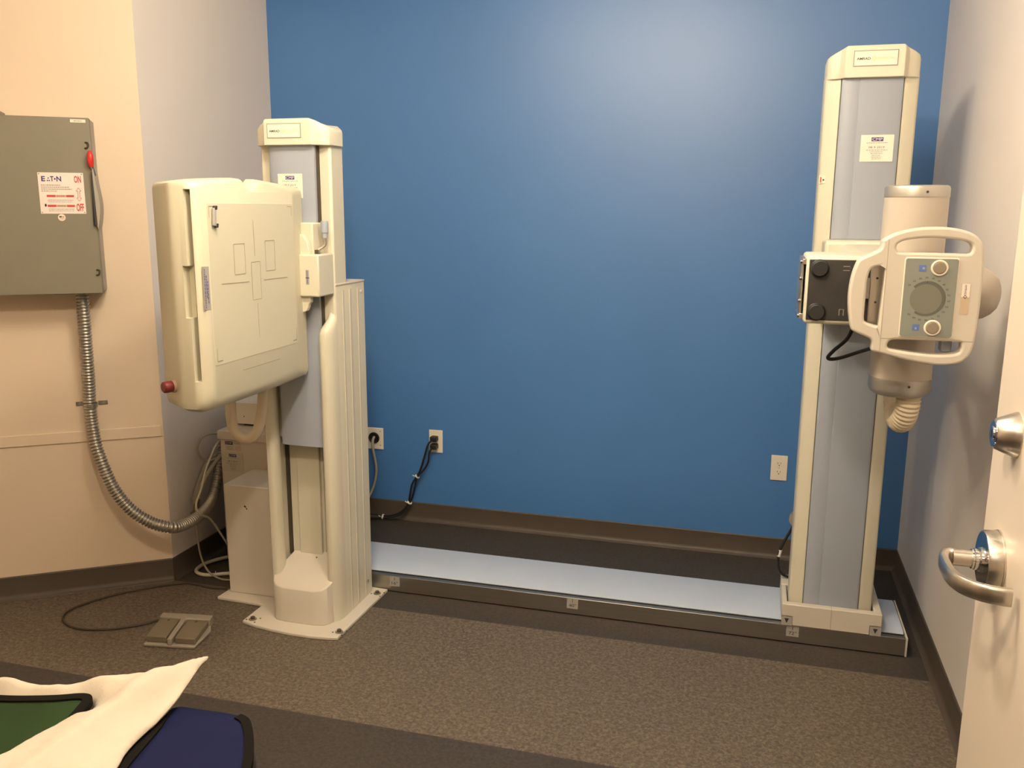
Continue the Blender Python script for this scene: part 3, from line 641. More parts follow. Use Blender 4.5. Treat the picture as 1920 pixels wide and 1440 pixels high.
bb = MB(); bb.box((.318, PY + .030, 1.262), (.452, 2.36, 1.440), 'ivory'); bb.box((.29, 2.29, 1.30), (.46, 2.37, 1.40), 'ivory'); bb.build('panel_housing', panel, bevel=.006)
sw = MB(); sw.box((.429, PY + .035, 1.215), (.452, PY + .075, 1.262), 'panel_blue'); sw.box((.426, PY + .03, 1.252), (.456, PY + .08, 1.263), 'ink_soft'); sw.build('hand_switch', panel, bevel=.004)
bzl = MB(); bzl.prism(rrect(.3270, 1.2535, .4432, 1.4395, .005), XZ, PY - .0022, PY + .003, 'ring'); bz = bzl.build('fascia_bezel', panel, bevel=.001)
fs = MB(); fs.prism(rrect(.3292, 1.2555, .4412, 1.4370, .005), XZ, PY - .0032, PY - .002, 'grey_display')
yy = PY - .0036; cx0, cz0, r_in, r_out = .3785, 1.3440, .0345, .0430
def arc(a0, a1, r0, r1, m, n=40):
    p = [(cx0 + r * math.cos(math.radians(a)), cz0 + r * math.sin(math.radians(a))) for r, seq in ((r0, [a0 + (a1 - a0) * i / n for i in range(n + 1)]), (r1, [a1 + (a0 - a1) * i / n for i in range(n + 1)])) for a in seq]
    k = n + 1
    fs.add([(x, yy, z) for x, z in p], [(i, i + 1, 2 * k - 2 - i, 2 * k - 1 - i) for i in range(n)], m)
fs.add([(cx0 + r_in * math.cos(2 * pi * i / 40), yy - .0001, cz0 + r_in * math.sin(2 * pi * i / 40)) for i in range(40)], [tuple(range(40))], 'display_dial')
for i in range(40):                              # tapering dark scale band
    a0 = 135 - 260 * i / 40; a1 = 135 - 260 * (i + 1) / 40
    wd = .0085 * (0.55 + .45 * math.sin(pi * min(1, (i + 3) / 36)))
    for (ra, rb_) in ((a0, a1),):
        p = [(cx0 + r * math.cos(math.radians(a)), cz0 + r * math.sin(math.radians(a))) for r, a in ((r_in, ra), (r_in + wd, ra), (r_in + wd, rb_), (r_in, rb_))]
        fs.add([(x, yy, z) for x, z in p], [(0, 1, 2, 3)], 'display_scale')
nums = [20, 25, 30, 35, 40, 44, 48, 50, 55, 60, 65, 70, 72, 75, 80, 85, 90, 95]
for i, nn in enumerate(nums):
    a = math.radians(140 - 272 * i / (len(nums) - 1)); px, pz = cx0 + .0495 * math.cos(a), cz0 + .0495 * math.sin(a)
    fs.text(str(nn), (px - .003, yy, pz - .002), (1, 0, 0), (0, 0, 1), .0042, 'ink', .0062)
fs.text('A', (cx0 - .001, yy - .0003, cz0 + .0365), (1, 0, 0), (0, 0, 1), .005, 'ink', .003)
for ix, iz in ((.3655, 1.4155), (.3625, 1.2775)):
    fs.quad((ix - .007, yy, iz - .008), (.015, 0, 0), (0, 0, .015), 'icon_blue')
fs.quad((.3655, yy - .0003, 1.4125), (.005, 0, 0), (0, 0, .005), 'panel_blue'); fs.quad((.361, yy - .0003, 1.2725), (.004, 0, 0), (0, 0, .005), 'panel_blue')
fascia = fs.build('fascia', bz, smooth=0)
for ix, iz in ((.4015, 1.4165), (.3985, 1.2775)):
    b = MB(); b.lathe((ix, PY - .003, iz), (0, -1, 0), [(0, .0185), (.003, .0185), (.0045, .0165), (.0042, .0142), (.002, .0140)], 'ring', 32); b.lathe((ix, PY - .003, iz), (0, -1, 0), [(0, .0138), (.0055, .0134), (.0065, .012)], 'button', 28)
    b.build('push_button', panel)
bl = MB(); bl.obox((.4535, PY - .0002, 1.3115), (.017, 0, 0), (0, 0, .070), (0, -.0006, 0), 'label_pink'); bl.quad((.4535, PY - .0011, 1.3505), (.017, 0, 0), (0, 0, .031), 'sticker')
bl.text('AMRAD', (.4595, PY - .0014, 1.3795), (0, 0, -1), (1, 0, 0), .0042, 'ink_blue', .024)
c = V((.4617, PY - .0014, 1.3515))
for r0, r1 in ((.0045, .003),):
    k = [V((1, 0, 0)), V((0, 0, 1)), V((-1, 0, 0)), V((0, 0, -1))]
    for i in range(4): bl.add([c + k[i] * r0, c + k[(i + 1) % 4] * r0, c + k[(i + 1) % 4] * r1, c + k[i] * r1], [(0, 1, 2, 3)], 'ink')
bl.build('brand_label', panel, smooth=0)
sm_ = MB()
for (x0, z0, x1, z1) in ((.2885, 1.2470, .4885, 1.2485),): sm_.quad((x0, PY - .0003, z0), (x1 - x0, 0, 0), (0, 0, z1 - z0), 'ink_line')
sm_.quad((.2885, PY - .0003, 1.215), (.0010, 0, 0), (0, 0, .265), 'ink_line'); sm_.build('panel_seam', panel, smooth=0)
# black lead between collimator and panel
MB().tube([(.262, 2.52, 1.262), (.245, 2.54, 1.205), (.215, 2.57, 1.165), (.2015, 2.585, 1.143), (.209, 2.59, 1.136), (.235, 2.585, 1.142), (.275, 2.56, 1.163), (.312, 2.51, 1.188), (.335, 2.45, 1.22)], .0052, 'black', 10).build('collimator_cable', ts)

# ------------------------------------------------------------------ safety switch box on the angled wall
def AW(s, off, z): return A0 + AU * s + AN * off + V((0, 0, z))
EAST = -AU   # to the right along the angled wall as seen from the room
UPV = V((0, 0, 1))
box = thing('disconnect_switch', AW(.40, 0, 1.225), 'grey metal disconnect switch box with a red handle on the angled wall', 'switch box')
b = MB(); b.obox(AW(.664, .002, 1.228), EAST * .50, AN * .128, UPV * .624, 'grey_box_side'); enc = b.build('enclosure', box, bevel=.003)
b = MB(); b.obox(AW(.668, .128, 1.224), EAST * .504, AN * .028, UPV * .630, 'grey_box'); cov = b.build('cover', box, bevel=.004)
b = MB(); b.obox(AW(.500, .02, 1.850), EAST * .048, AN * .11, UPV * .022, 'grey_box'); b.build('hinge_block', box, bevel=.003)
for z in (1.757, 1.302):
    b = MB(); p = AW(.180 if z > 1.5 else .178, .157, z)
    b.tube([p + UPV * .011 + EAST * -.003, p + UPV * .009 + EAST * .006 + AN * .006, p + EAST * .007 + AN * .008, p - UPV * .008 + EAST * .002 + AN * .006, p - UPV * .009 - EAST * .005], .0028, 'dark_gap', 8); b.build('latch', cov)
b = MB(); p = AW(.226, .1565, 1.8365); b.obox(p, EAST * .050, UPV * .011, AN * .001, 'sticker'); lines_print(b, p + EAST * .025 + UPV * .004 + AN * .0014, EAST, UPV, 1, .028, .004, .003, 'ink_soft', 8); b.build('name_label', cov, smooth=0)
# sign
b = MB(); SO = AW(.347, .1563, 1.516); SW, SH = .148, .145
b.obox(SO, EAST * SW, UPV * SH, AN * .0012, 'white_sign'); e = AN * .0018
P2 = lambda u, v: SO + EAST * (u * SW) + UPV * (v * SH) + e
b.text('E', P2(.075, .785), EAST, UPV, SH * .125, 'ink_blue', SW * .085, .03)
for u, v in ((.195, .79), (.235, .79), (.215, .85)): b.quad(P2(u, v), EAST * SW * .026, UPV * SH * .03, 'ink_blue')
b.text('T', P2(.270, .785), EAST, UPV, SH * .125, 'ink_blue', SW * .075, .03)
b.quad(P2(.355, .825), EAST * SW * .032, UPV * SH * .04, 'ink_blue')
b.text('N', P2(.405, .785), EAST, UPV, SH * .125, 'ink_blue', SW * .105, .03)
b.text('ON', P2(.790, .755), EAST, UPV, SH * .17, 'ink_red', SW * .155, .03)
b.text('OFF', P2(.795, .06), EAST, UPV, SH * .19, 'ink_red', SW * .165, .03)
for i, wd in enumerate((.44, .64, .70, .36)): lines_print(b, P2(.055, .685 - i * .048), EAST, UPV, 1, SW * wd, .004, SH * .018, 'ink_soft', 10 + i, centre=False)
for v in (.405, .165):
    b.quad(P2(.16, v), EAST * SW * .60, UPV * SH * .052, 'ink_red'); b.quad(P2(.35, v - .001) + AN * .0003, EAST * SW * .24, UPV * SH * .054, 'label_pink'); lines_print(b, P2(.47, v + .018) + AN * .0006, EAST, UPV, 1, SW * .19, .004, SH * .018, 'ink_red', 3)
for i, v in enumerate((.325, .285, .105, .065)): lines_print(b, P2(.18, v), EAST, UPV, 1, SW * .56, .004, SH * .012, 'ink_soft', 20 + i, centre=False)
cc = P2(.12, .205); b.add([cc + EAST * .0035 * math.cos(q) + UPV * .0055 * math.sin(q) for q in [2 * pi * k / 14 for k in range(14)]], [tuple(range(14))], 'ink')
for u, v in ((.03, .965), (.965, .965), (.03, .03), (.965, .03)):
    cc = P2(u, v); b.add([cc + EAST * .0022 * math.cos(q) + UPV * .0022 * math.sin(q) for q in [2 * pi * k / 10 for k in range(10)]], [tuple(range(10))], 'ink_soft')
arr = [(.0, .5), (.055, .40), (.022, .42), (.022, .05 - .05)]
A_ = [(0, 1), (.5, .74), (.19, .76), (.19, .24), (.5, .26), (0, 0), (-.5, .26), (-.19, .24), (-.19, .76), (-.5, .74)]
def AP(u, v, k): return P2(.870 + u * .11 * k, .47 + (v - .5) * .33 * k)
n = len(A_)
ring0 = [AP(u, v, 1.0) for u, v in A_]; ctr = P2(.870, .47)
ring1 = [p + (ctr - p) * 0 + AN * 0 for p in ring0]
for i in range(n):
    a, c = ring0[i], ring0[(i + 1) % n]; d = (c - a).normalized(); q = d.cross(AN) * .0007
    b.add([a - q, c - q, c + q, a + q], [(0, 1, 2, 3)], 'ink_red')
sign = b.build('instruction_plate', cov, smooth=0)
b = MB(); fc = AW(.281, .1564, 1.5025); b.lathe(fc, AN, [(0, .0125), (.0006, .0125)], 'sticker', 28); e = AN * .001
b.quad(fc - EAST * .008 + e, EAST * .008, UPV * .005, 'ink')
for k in range(3): b.quad(fc + EAST * .001 + UPV * (-.001 + k * .0022) + e, EAST * .007, UPV * .0011, 'ink_red'); 
for k in range(2): b.quad(fc - EAST * .007 + UPV * (-.0065 + k * .0025) + e, EAST * .013, UPV * .0011, 'label_pink')
b.build('flag_sticker', cov, smooth=0)
# side flap and red handle
b = MB()
prof = [(.163, 1.678), (.158, 1.62), (.152, 1.575), (.150, 1.545), (.152, 1.515), (.157, 1.485), (.162, 1.46), (.166, 1.48), (.167, 1.60), (.167, 1.67)]
b.loft([[AW(s, o, z) for s, z in prof] for o in (.03, .172)], 'grey_box_side'); b.build('handle_guard', box, smooth=30)
b = MB(); b.add([AW(.1725, .158, 1.665), AW(.167, .158, 1.665), AW(.163, .158, 1.475), AW(.178, .158, 1.475), AW(.1715, .1735, 1.665), AW(.167, .1735, 1.665), AW(.163, .1735, 1.475), AW(.1715, .1735, 1.475)], [(0, 1, 2, 3), (4, 5, 6, 7), (0, 1, 5, 4), (1, 2, 6, 5), (2, 3, 7, 6), (3, 0, 4, 7)], 'ink'); b.build('handle_slot', box)
b = MB(); b.tube([AW(.162, .140, 1.655), AW(.165, .165, 1.678), AW(.167, .178, 1.69)], .006, 'steel', 10)
hr = b.build('operating_handle', box)
b = MB(); P = [AW(.1675, .176, 1.683), AW(.168, .180, 1.700), AW(.168, .181, 1.722), AW(.168, .178, 1.738)]
b.tube(P, .0105, 'red', 16, rfn=lambda i, n: .0112 * math.sin(pi * min(.96, max(.12, .12 + .84 * i / (n - 1)))) ** .4); b.build('red_grip', hr, smooth=70)

# flexible conduit
cd = thing('flexible_conduit', AW(.247, .07, 1.22), 'ribbed metal conduit curving down from the grey switch box', 'conduit')
cpts = [AW(.246, .07, 1.2235), AW(.248, .066, 1.12), AW(.251, .055, 1.0), AW(.254, .045, .88), AW(.2575, .044, .78), AW(.2535, .057, .697), AW(.240, .088, .605), AW(.197, .126, .475), AW(.140, .155, .383), AW(.064, .175, .321), V((-2.187, 2.843, .296)), V((-2.178, 2.905, .283)), V((-2.180, 2.990, .280)), V((-2.196, 3.075, .283)), V((-2.214, 3.150, .298)), V((-2.226, 3.205, .333)), V((-2.236, 3.250, .385)), V((-2.242, 3.29, .45)), V((-2.245, 3.33, .52))]
CPt = catmull(cpts, 60)
# resample at even spacing
acc = [0]
for i in range(1, len(CPt)): acc.append(acc[-1] + (CPt[i] - CPt[i - 1]).length)
tot = acc[-1]; step = .0018; res = []; j = 0
for k in range(int(tot / step)):
    s = k * step
    while acc[j + 1] < s: j += 1
    t = (s - acc[j]) / (acc[j + 1] - acc[j] + 1e-9); res.append(CPt[j].lerp(CPt[j + 1], t))
MB().tube(res, .02, 'conduit', 18, smooth=False, rfn=lambda i, n: (.0228, .0238, .0240, .0234, .0205, .0192, .0200)[i % 7]).build('conduit_hose', cd, smooth=80)
b = MB(); ps = AW(.255, 0, .777)
b.obox(AW(.312, .001, .771), EAST * .034, AN * .002, UPV * .016, 'conduit'); b.obox(AW(.231, .001, .771), EAST * .034, AN * .002, UPV * .016, 'conduit')
rr = [[ps + EAST * .0255 * math.cos(a) + AN * (.043 + .0255 * math.sin(a)) + UPV * (-.006 + h) for a in [2 * pi * k / 24 for k in range(24)]] for h in (0, .016)]
b.loft(rr, 'conduit', caps=False)
for s in (.298, .212): b.lathe(AW(s, .003, .779), AN, [(0, .0045), (.003, .004)], 'silver', 10)
b.build('pipe_strap', cd)

# ------------------------------------------------------------------ generator cabinet and the vented box on it
gc = thing('generator_cabinet', (-1.98, 3.4, 0), 'ivory floor cabinet with service stickers standing behind the detector stand', 'cabinet')
GX0, GX1, GY0, GY1 = -2.178, -1.80, 3.178, 3.66
MB().box((GX0 + .008, GY0 + .006, .03), (GX1 - .008, GY1, .572), 'ivory').build('cabinet_body', gc, bevel=.003)
MB().box((GX0, GY0 - .003, .572), (GX1, GY1 + .003, .612), 'ivory').build('lid', gc, bevel=.004)
MB().box((GX0 + .02, GY0 + .02, 0), (GX1 - .02, GY1 - .02, .03), 'dark_gap').build('plinth', gc)
yf = GY0 + .0055
service_sticker((-2.163, yf, .432), (1, 0, 0), (0, 0, 1), gc, .100, .086, 'sticker_grey')
b = MB(); b.obox((-2.148, yf, .525), (.075, 0, 0), (0, 0, .042), (0, -.0006, 0), 'sticker_grey'); yy = yf - .001
b.quad((-2.146, yy, .551), (.037, 0, 0), (0, 0, .014), 'ink'); b.text('CMP', (-2.143, yy - .0003, .554), (1, 0, 0), (0, 0, 1), .008, 'sticker_grey', .030)
lines_print(b, V((-2.125, yy, .541)), V((1, 0, 0)), UPV, 3, .030, .006, .0024, 'ink_soft', 31); b.quad((-2.096, yy, .528), (.024, 0, 0), (0, 0, .018), 'label_pink'); lines_print(b, V((-2.09, yy, .556)), V((1, 0, 0)), UPV, 1, .028, .006, .0024, 'ink_soft', 33)
b.build('service_sticker', gc, smooth=0)
b = MB(); b.lathe((-2.155, yf, .305), (0, -1, 0), [(0, .004), (.0015, .004)], 'ink', 10); b.build('panel_screw', gc)
vb = thing('vented_box', (-2.03, 3.36, .612), 'small white vented box resting on the ivory floor cabinet', 'box')
b = MB(); b.box((-2.155, 3.275, .622), (-1.925, 3.50, .715), 'plate_white'); csb = b
for x in (-2.09, -1.96):
    MB().box((x - .024, 3.285, .6125), (x + .024, 3.47, .622), 'ink').build('foot', vb)
b = csb
for k in range(6):
    for q in range(2): b.box((-1.975 - k * .009 + .02, 3.2742, .648 + q * .03), (-1.975 - k * .009 + .0235, 3.2755, .668 + q * .03), 'ink')
b.lathe((-2.106, 3.2752, .655), (0, -1, 0), [(0, .0025), (.001, .0025)], 'ink', 8)
b.build('casing', vb, smooth=20)

# ------------------------------------------------------------------ loose cables beside the cabinet
def cable(name, pts, r, m, label, group=None, cat='cable'):
    o = MB().tube(pts, r, m, 10).build(name, smooth=60)
    return tag(o, label, cat, group)
cable('data_cable', [(-2.19, 3.30, .54), (-2.21, 3.25, .575), (-2.235, 3.20, .585), (-2.252, 3.165, .57), (-2.262, 3.152, .53), (-2.258, 3.165, .49), (-2.245, 3.19, .468), (-2.225, 3.215, .47), (-2.205, 3.24, .49), (-2.20, 3.30, .50)], .0045, 'cable_grey', 'pale grey cable looped high beside the ivory cabinet')
cable('data_cable', [(-2.19, 3.36, .50), (-2.197, 3.25, .55), (-2.195, 3.188, .541), (-2.19, 3.14, .505), (-2.17, 3.068, .465), (-2.155, 3.01, .405), (-2.137, 2.945, .362), (-2.130, 2.955, .318), (-2.133, 3.022, .276), (-2.13, 3.075, .204), (-2.12, 3.112, .136), (-2.118, 3.143, .085), (-2.11, 3.165, .05)], .0042, 'cable_pale', 'pale cable crossing in front of the conduit down to the cabinet corner')
cable('power_cable', [(-2.27, 3.34, .46), (-2.285, 3.27, .45), (-2.288, 3.22, .41), (-2.288, 3.17, .35), (-2.286, 3.14, .30)], .010, 'cable_grey', 'thick grey cable hanging behind the conduit bend')
cable('power_cable', [(-2.20, 3.36, .46), (-2.20, 3.28, .49), (-2.207, 3.21, .47), (-2.225, 3.16, .42), (-2.25, 3.12, .35), (-2.265, 3.11, .30)], .009, 'cable_grey', 'thick grey cable nearest the cabinet side above the conduit')
cable('ground_wire', [(-2.234, 3.085, .285), (-2.232, 3.072, .235), (-2.228, 3.066, .17), (-2.222, 3.064, .11), (-2.205, 3.062, .055), (-2.165, 3.048, .02), (-2.105, 3.035, .006), (-2.05, 3.04, .006)], .004, 'cable_grey', 'thin grey wire dropping from the conduit bend to the floor')
cable('floor_cable', [(-2.16, 3.30, .010), (-2.20, 3.245, .012), (-2.235, 3.19, .014), (-2.258, 3.13, .014), (-2.252, 3.075, .012), (-2.222, 3.05, .010), (-2.175, 3.05, .009), (-2.13, 3.075, .009), (-2.08, 3.105, .009), (-2.03, 3.15, .009)], .008, 'cable_pale', 'pale cable with a tie looping on the floor by the cabinet')
b = MB(); b.tube([(-2.252, 3.118, .318), (-2.254, 3.108, .288), (-2.25, 3.10, .27)], .011, 'brass', 8); b.lathe((-2.256, 3.095, .262), (0, -1, 0), [(0, .014), (.012, .012)], 'brass', 12)
tag(b.build('cable_connector'), 'brass coloured cable connector hanging above the conduit bend', 'connector')
b = MB(); b.tube([(-2.15, 3.063, .0005), (-2.148, 3.06, .020), (-2.145, 3.058, .026)], .002, 'white', 6); tag(b.build('cable_tie'), 'white tie around the floor cable by the cabinet', 'cable tie')

# ------------------------------------------------------------------ foot pedal
fpd = thing('foot_switch', (-1.98, 2.57, 0), 'grey two-pedal foot switch lying on the floor before the detector stand', 'foot switch')
po = V((-2.040, 2.457, 0)); px_ = V((.187, .030, 0)); py_ = V((-.060, .192, 0))
def PD(u, v, z): return po + px_ * u + py_ * v + V((0, 0, z))
def slab(mb, poly, z0, z1, m, z1b=None):
    """poly in pedal units; z1 may slope to z1b at the far side"""
    top = [PD(u, v, z1 + ((z1b - z1) * v if z1b is not None else 0)) for u, v in poly]
    mb.loft([[PD(u, v, z0) for u, v in poly], top], m)
b = MB(); slab(b, [(0, 0), (1, 0), (1.12, .62), (1.06, .80), (1.04, 1), (.0, 1), (0, .8)], .001, .012, 'pedal_base'); b.build('pedal_tray', fpd, bevel=.003)
b = MB(); slab(b, [(.47, .0), (.56, .0), (.56, .80), (1.05, .80), (1.05, 1.0), (0, 1.0), (0, .82), (.46, .80)], .010, .036, 'pedal_base'); b.build('housing', fpd, bevel=.003)
for k, (u0, u1) in enumerate(((.03, .435), (.60, 1.0))):
    b = MB(); slab(b, [(u0, .07), (u1, .07), (u1 + (.03 if k else 0), .77), (u0, .77)], .012, .036, 'pedal', .034); pd = b.build('pedal', fpd, bevel=.004)
    b = MB(); b.lathe(PD((u0 + u1) / 2, .715, .0342), (0, 0, 1), [(0, .004), (.0012, .004)], 'ink', 10); b.build('pedal_screw', pd)
MB().tube([PD(.02, .9, .016), (-2.125, 2.622, .008), (-2.161, 2.586, .005), (-2.252, 2.524, .005), (-2.352, 2.500, .005), (-2.443, 2.528, .005), (-2.495, 2.588, .005), (-2.49, 2.67, .005), (-2.425, 2.79, .005), (-2.331, 2.888, .005), (-2.252, 2.945, .005), (-2.20, 2.965, .005), (-2.10, 2.95, .005), (-2.03, 2.96, .005)], .0042, 'cable_brown', 8).build('cord', fpd)

# ------------------------------------------------------------------ outlets and their cords on the blue wall
def plate(name, x0, x1, z0, z1, label, group=None):
    t = thing(name, ((x0 + x1) / 2, D, (z0 + z1) / 2), label, 'outlet', group)
    MB().box((x0, D - .0055, z0), (x1, D - .0002, z1), 'plate_white').build('cover_plate', t, bevel=.002); return t
t = plate('round_outlet', -1.878, -1.757, .354, .464, 'square outlet plate with a round black socket beside the detector stand')
b = MB(); b.lathe((-1.806, D - .0056, .412), (0, -1, 0), [(0, .029), (.004, .029), (.006, .027), (.003, .024), (.003, .002)], 'black', 28); b.build('socket', t)
for dx in (-.036, .034):
    for dz in (-.036, .036):
        MB().lathe((-1.806 + dx, D - .0056, .412 + dz), (0, -1, 0), [(0, .003), (.001, .003)], 'ink_soft', 8).build('plate_screw', t)
cable('power_cable', [(-1.803, D - .012, .418), (-1.800, D - .035, .405), (-1.797, D - .04, .36), (-1.789, D - .035, .30), (-1.787, D - .03, .25), (-1.795, D - .035, .19), (-1.815, D - .05, .13), (-1.85, D - .09, .06), (-1.88, D - .12, .012)], .0065, 'cable_grey', 'beige cord plugged into the round black socket', cat='cable')
def duplex(x0, z0, label):
    t = plate('duplex_outlet', x0, x0 + .070, z0, z0 + .1145, label)
    cx = x0 + .035
    for k, zc in enumerate((z0 + .0765, z0 + .038)):
        b = MB(); pts = [(cx + .0165 * math.cos(a), zc + max(-.0125, min(.0125, .0165 * math.sin(a)))) for a in [2 * pi * q / 24 for q in range(24)]]
        b.prism(pts, XZ, D - .0075, D - .005, 'plate_white')
        b.box((cx - .0075, D - .0078, zc - .001), (cx - .0055, D - .0074, zc + .007), 'ink'); b.box((cx + .005, D - .0078, zc), (cx + .007, D - .0074, zc + .007), 'ink'); b.lathe((cx, D - .0074, zc - .0065), (0, -1, 0), [(0, .0025), (.0004, .0025)], 'ink', 8)
        b.build('receptacle', t)
    MB().lathe((cx, D - .0056, z0 + .0573), (0, -1, 0), [(0, .0032), (.001, .003)], 'sticker_grey', 10).build('plate_screw', t)
    return t
duplex(-1.513, .361, 'duplex outlet with two black plugs on the blue wall')
duplex(.1035, .364, 'empty ivory duplex outlet on the blue wall beside the tube column')
for k, (zc, path) in enumerate(((.4375, [(-1.488, D - .045, .430), (-1.505, D - .048, .405), (-1.525, D - .045, .34), (-1.548, D - .04, .275), (-1.565, D - .04, .245), (-1.592, D - .04, .20), (-1.603, D - .04, .15), (-1.612, D - .04, .105), (-1.632, D - .045, .07), (-1.672, D - .05, .04), (-1.73, D - .055, .026), (-1.80, D - .06, .030), (-1.86, D - .08, .030)]),
                                (.399, [(-1.486, D - .045, .392), (-1.496, D - .048, .37), (-1.505, D - .045, .32), (-1.528, D - .045, .28), (-1.562, D - .047, .240), (-1.575, D - .047, .19), (-1.588, D - .047, .14), (-1.606, D - .047, .10), (-1.630, D - .052, .06), (-1.675, D - .056, .030), (-1.74, D - .06, .016), (-1.80, D - .065, .012), (-1.86, D - .09, .012)]))):
    o = thing('power_cable', (-1.478, D - .03, zc), ('black cord from the upper plug of the duplex outlet', 'black cord from the lower plug of the duplex outlet')[k], 'cable', 'black power cables')
    MB().box((-1.495, D - .046, zc - .0125), (-1.462, D - .0085, zc + .0125), 'black').build('plug', o, bevel=.004)
    MB().tube(path, .0048, 'black', 10).build('cord', o)
for p, d, lab in (((-1.563, D - .044, .243), (1, .2, 1.2), 'white tie round the two black cords at mid height'), ((-1.606, D - .044, .104), (.6, 0, 1.2), 'white tie round the two black cords just above the baseboard'), ((-1.745, D - .057, .021), (1, 0, -.1), 'white tie round the two black cords near the detector stand')):
    ax = V(d).normalized(); b = MB(); b.lathe(V(p) - ax * .003, ax, [(0, .0128), (.006, .0128)], 'white', 14); b.tube([V(p) + V((-.010, -.008, .002)), V(p) + V((-.020, -.010, .008))], .002, 'white', 6)
    tag(b.build('cable_tie'), lab, 'cable tie', 'white cable ties')
# lead behind the tube column
lc = thing('column_cable', (.19, 3.31, .42), 'thin black cable hanging behind the tube column with a white tag', 'cable')
MB().tube([(.190, 3.315, .42), (.190, 3.335, .395), (.176, 3.345, .355), (.154, 3.345, .305), (.139, 3.34, .265), (.136, 3.34, .225), (.142, 3.345, .19), (.158, 3.355, .168), (.180, 3.36, .158)], .0052, 'black', 10).build('lead', lc)
MB().tube([(.1425, 3.341, .272), (.1375, 3.340, .246)], .0068, 'white', 10, smooth=False).build('tag_band', lc)
b = MB(); b.lathe((.193, 3.2795, .42), (0, 1, 0), [(0, .031), (.018, .031), (.028, .026), (.038, .012)], 'silver', 20)
b.build('cable_gland', lc)

# ------------------------------------------------------------------ examination table with linen and aprons in the near corner
et = thing('exam_table', (-1.4, 1.0, 0), 'dark padded table in the near corner under the linen and aprons', 'table')
TZ = .735
MB().box((-2.3, .60, TZ - .08), (-.70, 1.085, TZ), 'vinyl_table').build('mattress', et, bevel=.02, seg=3)
MB().box((-2.28, .62, TZ - .14), (-.73, 1.06, TZ - .081), 'grey_box').build('frame', et, bevel=.005)
for x in (-2.22, -.80):
    for y in (.68, 1.00): MB().box((x - .025, y - .025, 0), (x + .025, y + .025, TZ - .141), 'grey_box').build('leg', et, bevel=.003)

from mathutils import noise as mnoise
def seg_dist(p, a, b):
    d = b - a; t = max(0, min(1, (p - a).dot(d) / (d.dot(d) + 1e-12))); return (p - a - d * t).length
def sheet(name, outline, zf, thick, m, parent=None, maxlen=.016, loc=None):
    """cloth lying over something: a filled outline refined to small faces, lifted by zf(x, y, distance to rim)"""
    bm = bmesh.new(); vs = [bm.verts.new((x, y, 0)) for x, y in outline]
    es = [bm.edges.new((vs[i], vs[(i + 1) % len(vs)])) for i in range(len(vs))]
    bmesh.ops.triangle_fill(bm, edges=es, use_beauty=True)
    for _ in range(9):
        long = [e for e in bm.edges if e.calc_length() > maxlen]
        if not long: break
        bmesh.ops.subdivide_edges(bm, edges=long, cuts=1)
        bmesh.ops.triangulate(bm, faces=bm.faces[:]); bmesh.ops.beautify_fill(bm, faces=bm.faces[:], edges=bm.edges[:])
    P = [V((x, y, 0)) for x, y in outline]
    for v in bm.verts:
        p = V((v.co.x, v.co.y, 0)); d = min(seg_dist(p, P[i], P[(i + 1) % len(P)]) for i in range(len(P)))
        v.co.z = zf(p.x, p.y, d)
    org = V(loc) if loc is not None else V((0, 0, 0))
    if parent: org = V(parent.location)
    for v in bm.verts: v.co -= org
    bmesh.ops.recalc_face_normals(bm, faces=bm.faces)
    if sum(f.normal.z for f in bm.faces) < 0: bmesh.ops.reverse_faces(bm, faces=bm.faces)
    me = bpy.data.meshes.new(name); bm.to_mesh(me); bm.free(); me.materials.append(M[m])
    for pl in me.polygons: pl.use_smooth = True
    o = bpy.data.objects.new(name, me); COL.objects.link(o)
    if parent: o.parent = parent
    elif loc is not None: o.location = org
    so = o.modifiers.new('thickness', 'SOLIDIFY'); so.thickness = thick; so.offset = -1
    return o
def trim(name, outline, zf, wd, parent, keep=None):
    """bound edge: a flat folded strip following the rim"""
    b = MB(); n = len(outline); P = [V((x, y, 0)) for x, y in outline]
    area = sum(P[i].x * P[(i + 1) % n].y - P[(i + 1) % n].x * P[i].y for i in range(n)); sg = 1 if area > 0 else -1
    rings = []
    for i in range(n):
        t = (P[(i + 1) % n] - P[i - 1]).normalized(); nn = V((-t.y, t.x, 0)) * sg
        a, c = P[i] - nn * .002, P[i] + nn * wd
        za, zc = zf(a.x, a.y, 0), zf(c.x, c.y, wd)
        rings.append([V((a.x, a.y, za + .0035)), V((c.x, c.y, zc + .0035)), V((c.x, c.y, zc - .007)), V((a.x, a.y, za - .007))])
    if keep: rings = [r for i, r in enumerate(rings) if keep[0] <= i <= keep[1]]
    else: rings.append(rings[0])
    b.loft(rings, 'binding', caps=bool(keep))
    return b.build(name, parent, smooth=50)

# blue apron over the end of the table
bo = smooth2d([(-.885, 1.100), (-.880, 1.128), (-.85, 1.134), (-.79, 1.135), (-.752, 1.126), (-.726, 1.100), (-.700, 1.062), (-.676, 1.015), (-.655, .94), (-.64, .80), (-.66, .64), (-.74, .62), (-.80, .64), (-.825, .80), (-.842, .92), (-.852, .96), (-.862, 1.01), (-.872, 1.06)], 5)
bz_ = lambda x, y, d: .744 - .25 * max(0, x + .735) ** 1.3 - .18 * max(0, y - 1.075) ** 1.2 + .004 * math.sin(14 * x + 9 * y) + .003
ba = thing('lead_apron', (-.80, .95, .74), 'royal blue apron with black edging hanging over the end of the table', 'apron')
sheet('apron_body', bo, bz_, .006, 'blue_vinyl', ba, .03); trim('edge_binding', bo, bz_, .012, ba, (18, 92))
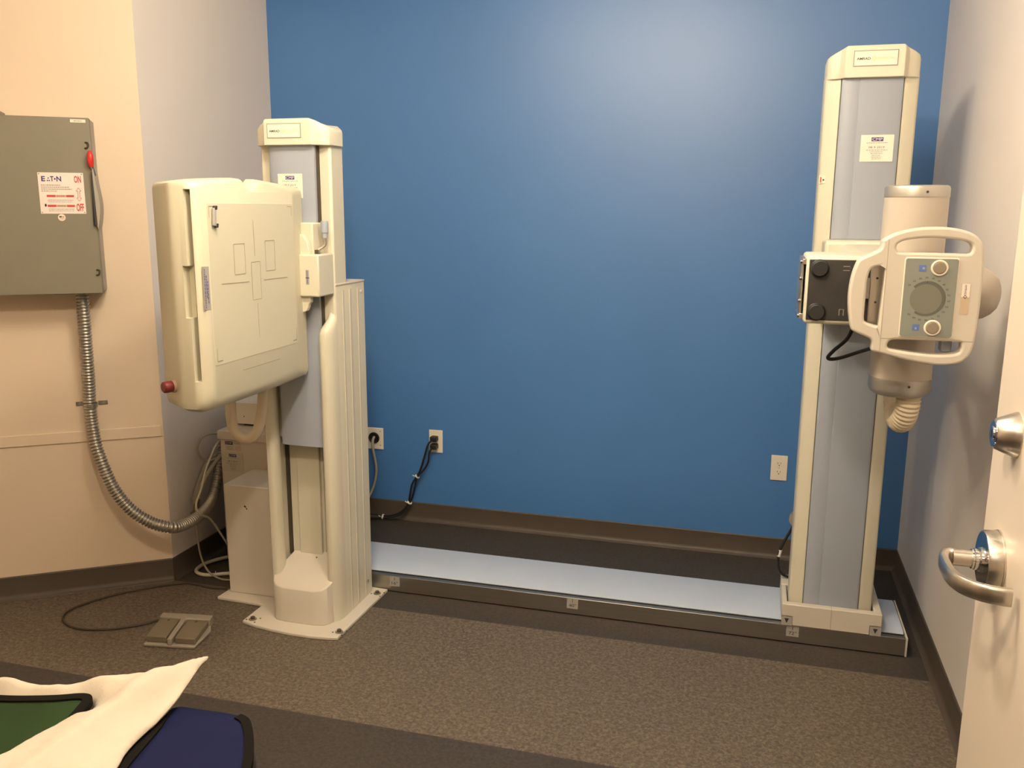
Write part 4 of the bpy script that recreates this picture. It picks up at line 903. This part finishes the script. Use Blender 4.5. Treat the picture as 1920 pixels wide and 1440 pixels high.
# green apron
go = smooth2d([(-1.50, 1.00), (-1.30, 1.022), (-1.143, 1.036), (-1.086, 1.043), (-1.045, 1.052), (-1.010, 1.066), (-.992, 1.064), (-.982, 1.045), (-.975, .98), (-.97, .85), (-.98, .70), (-1.1, .66), (-1.45, .66)], 5)
gz_ = lambda x, y, d: .766 + .004 * math.sin(22 * x - 13 * y) + .003 * math.sin(31 * y)
ga = thing('lead_apron', (-1.2, .85, .76), 'dark green apron with black edging lying on the white linen', 'apron')
sheet('apron_body', go, gz_, .006, 'green', ga, .03); trim('edge_binding', go, gz_, .013, ga)
# white pillow / linen folded round the green apron
lo = [(-1.42, 1.078), (-1.30, 1.083), (-1.194, 1.086), (-1.15, 1.086), (-1.112, 1.092), (-1.08, 1.092), (-1.059, 1.109), (-1.035, 1.127), (-.995, 1.139), (-.974, 1.156), (-.948, 1.170), (-.925, 1.198), (-.903, 1.228), (-.896, 1.237), (-.890, 1.230), (-.888, 1.206), (-.873, 1.135), (-.865, 1.079), (-.862, 1.016), (-.857, .978), (-.845, .943), (-.836, .90), (-.825, .80), (-.84, .66), (-1.06, .66), (-1.06, .80), (-1.021, .912), (-1.012, .962), (-1.000, 1.030), (-.985, 1.052), (-.990, 1.066), (-1.014, 1.067), (-1.052, 1.052), (-1.086, 1.043), (-1.143, 1.036), (-1.30, 1.022), (-1.42, 1.012)]
lo = smooth2d(lo, 3)
def lz(x, y, d):
    # folds running along the lobe from its corner
    ax, ay = (-.895, 1.237), (-.96, .85); vx, vy = ay[0] - ax[0], ay[1] - ax[1]; ll = math.hypot(vx, vy)
    u = ((x - ax[0]) * vx + (y - ax[1]) * vy) / ll; vcr = ((x - ax[0]) * -vy + (y - ax[1]) * vx) / ll
    side = min(1, max(0, (vcr + .02) / .05))
    puff = .036 * (1 - math.exp(-(d / (.028 + .030 * side)) ** 1.15))
    fold = .004 * math.sin(vcr * 85 + 2.0 * math.sin(u * 9)) * min(1, d / .02) * min(1, u / .1 if u > 0 else 0)
    n = mnoise.noise(V((x * 16, y * 16, 1.3))) * .006 * min(1, d / .02) + mnoise.noise(V((x * 45, y * 45, 4.0))) * .0022 * min(1, d / .01)
    return .757 + .013 * min(1, max(0, (y - 1.05) / .15)) + puff + fold + n
li = thing('linen', (-1.0, 1.05, .75), 'white linen pillow corner pointing out over the blue apron', 'pillow')
pc = sheet('pillow_cover', lo, lz, .006, 'linen', li, .010)
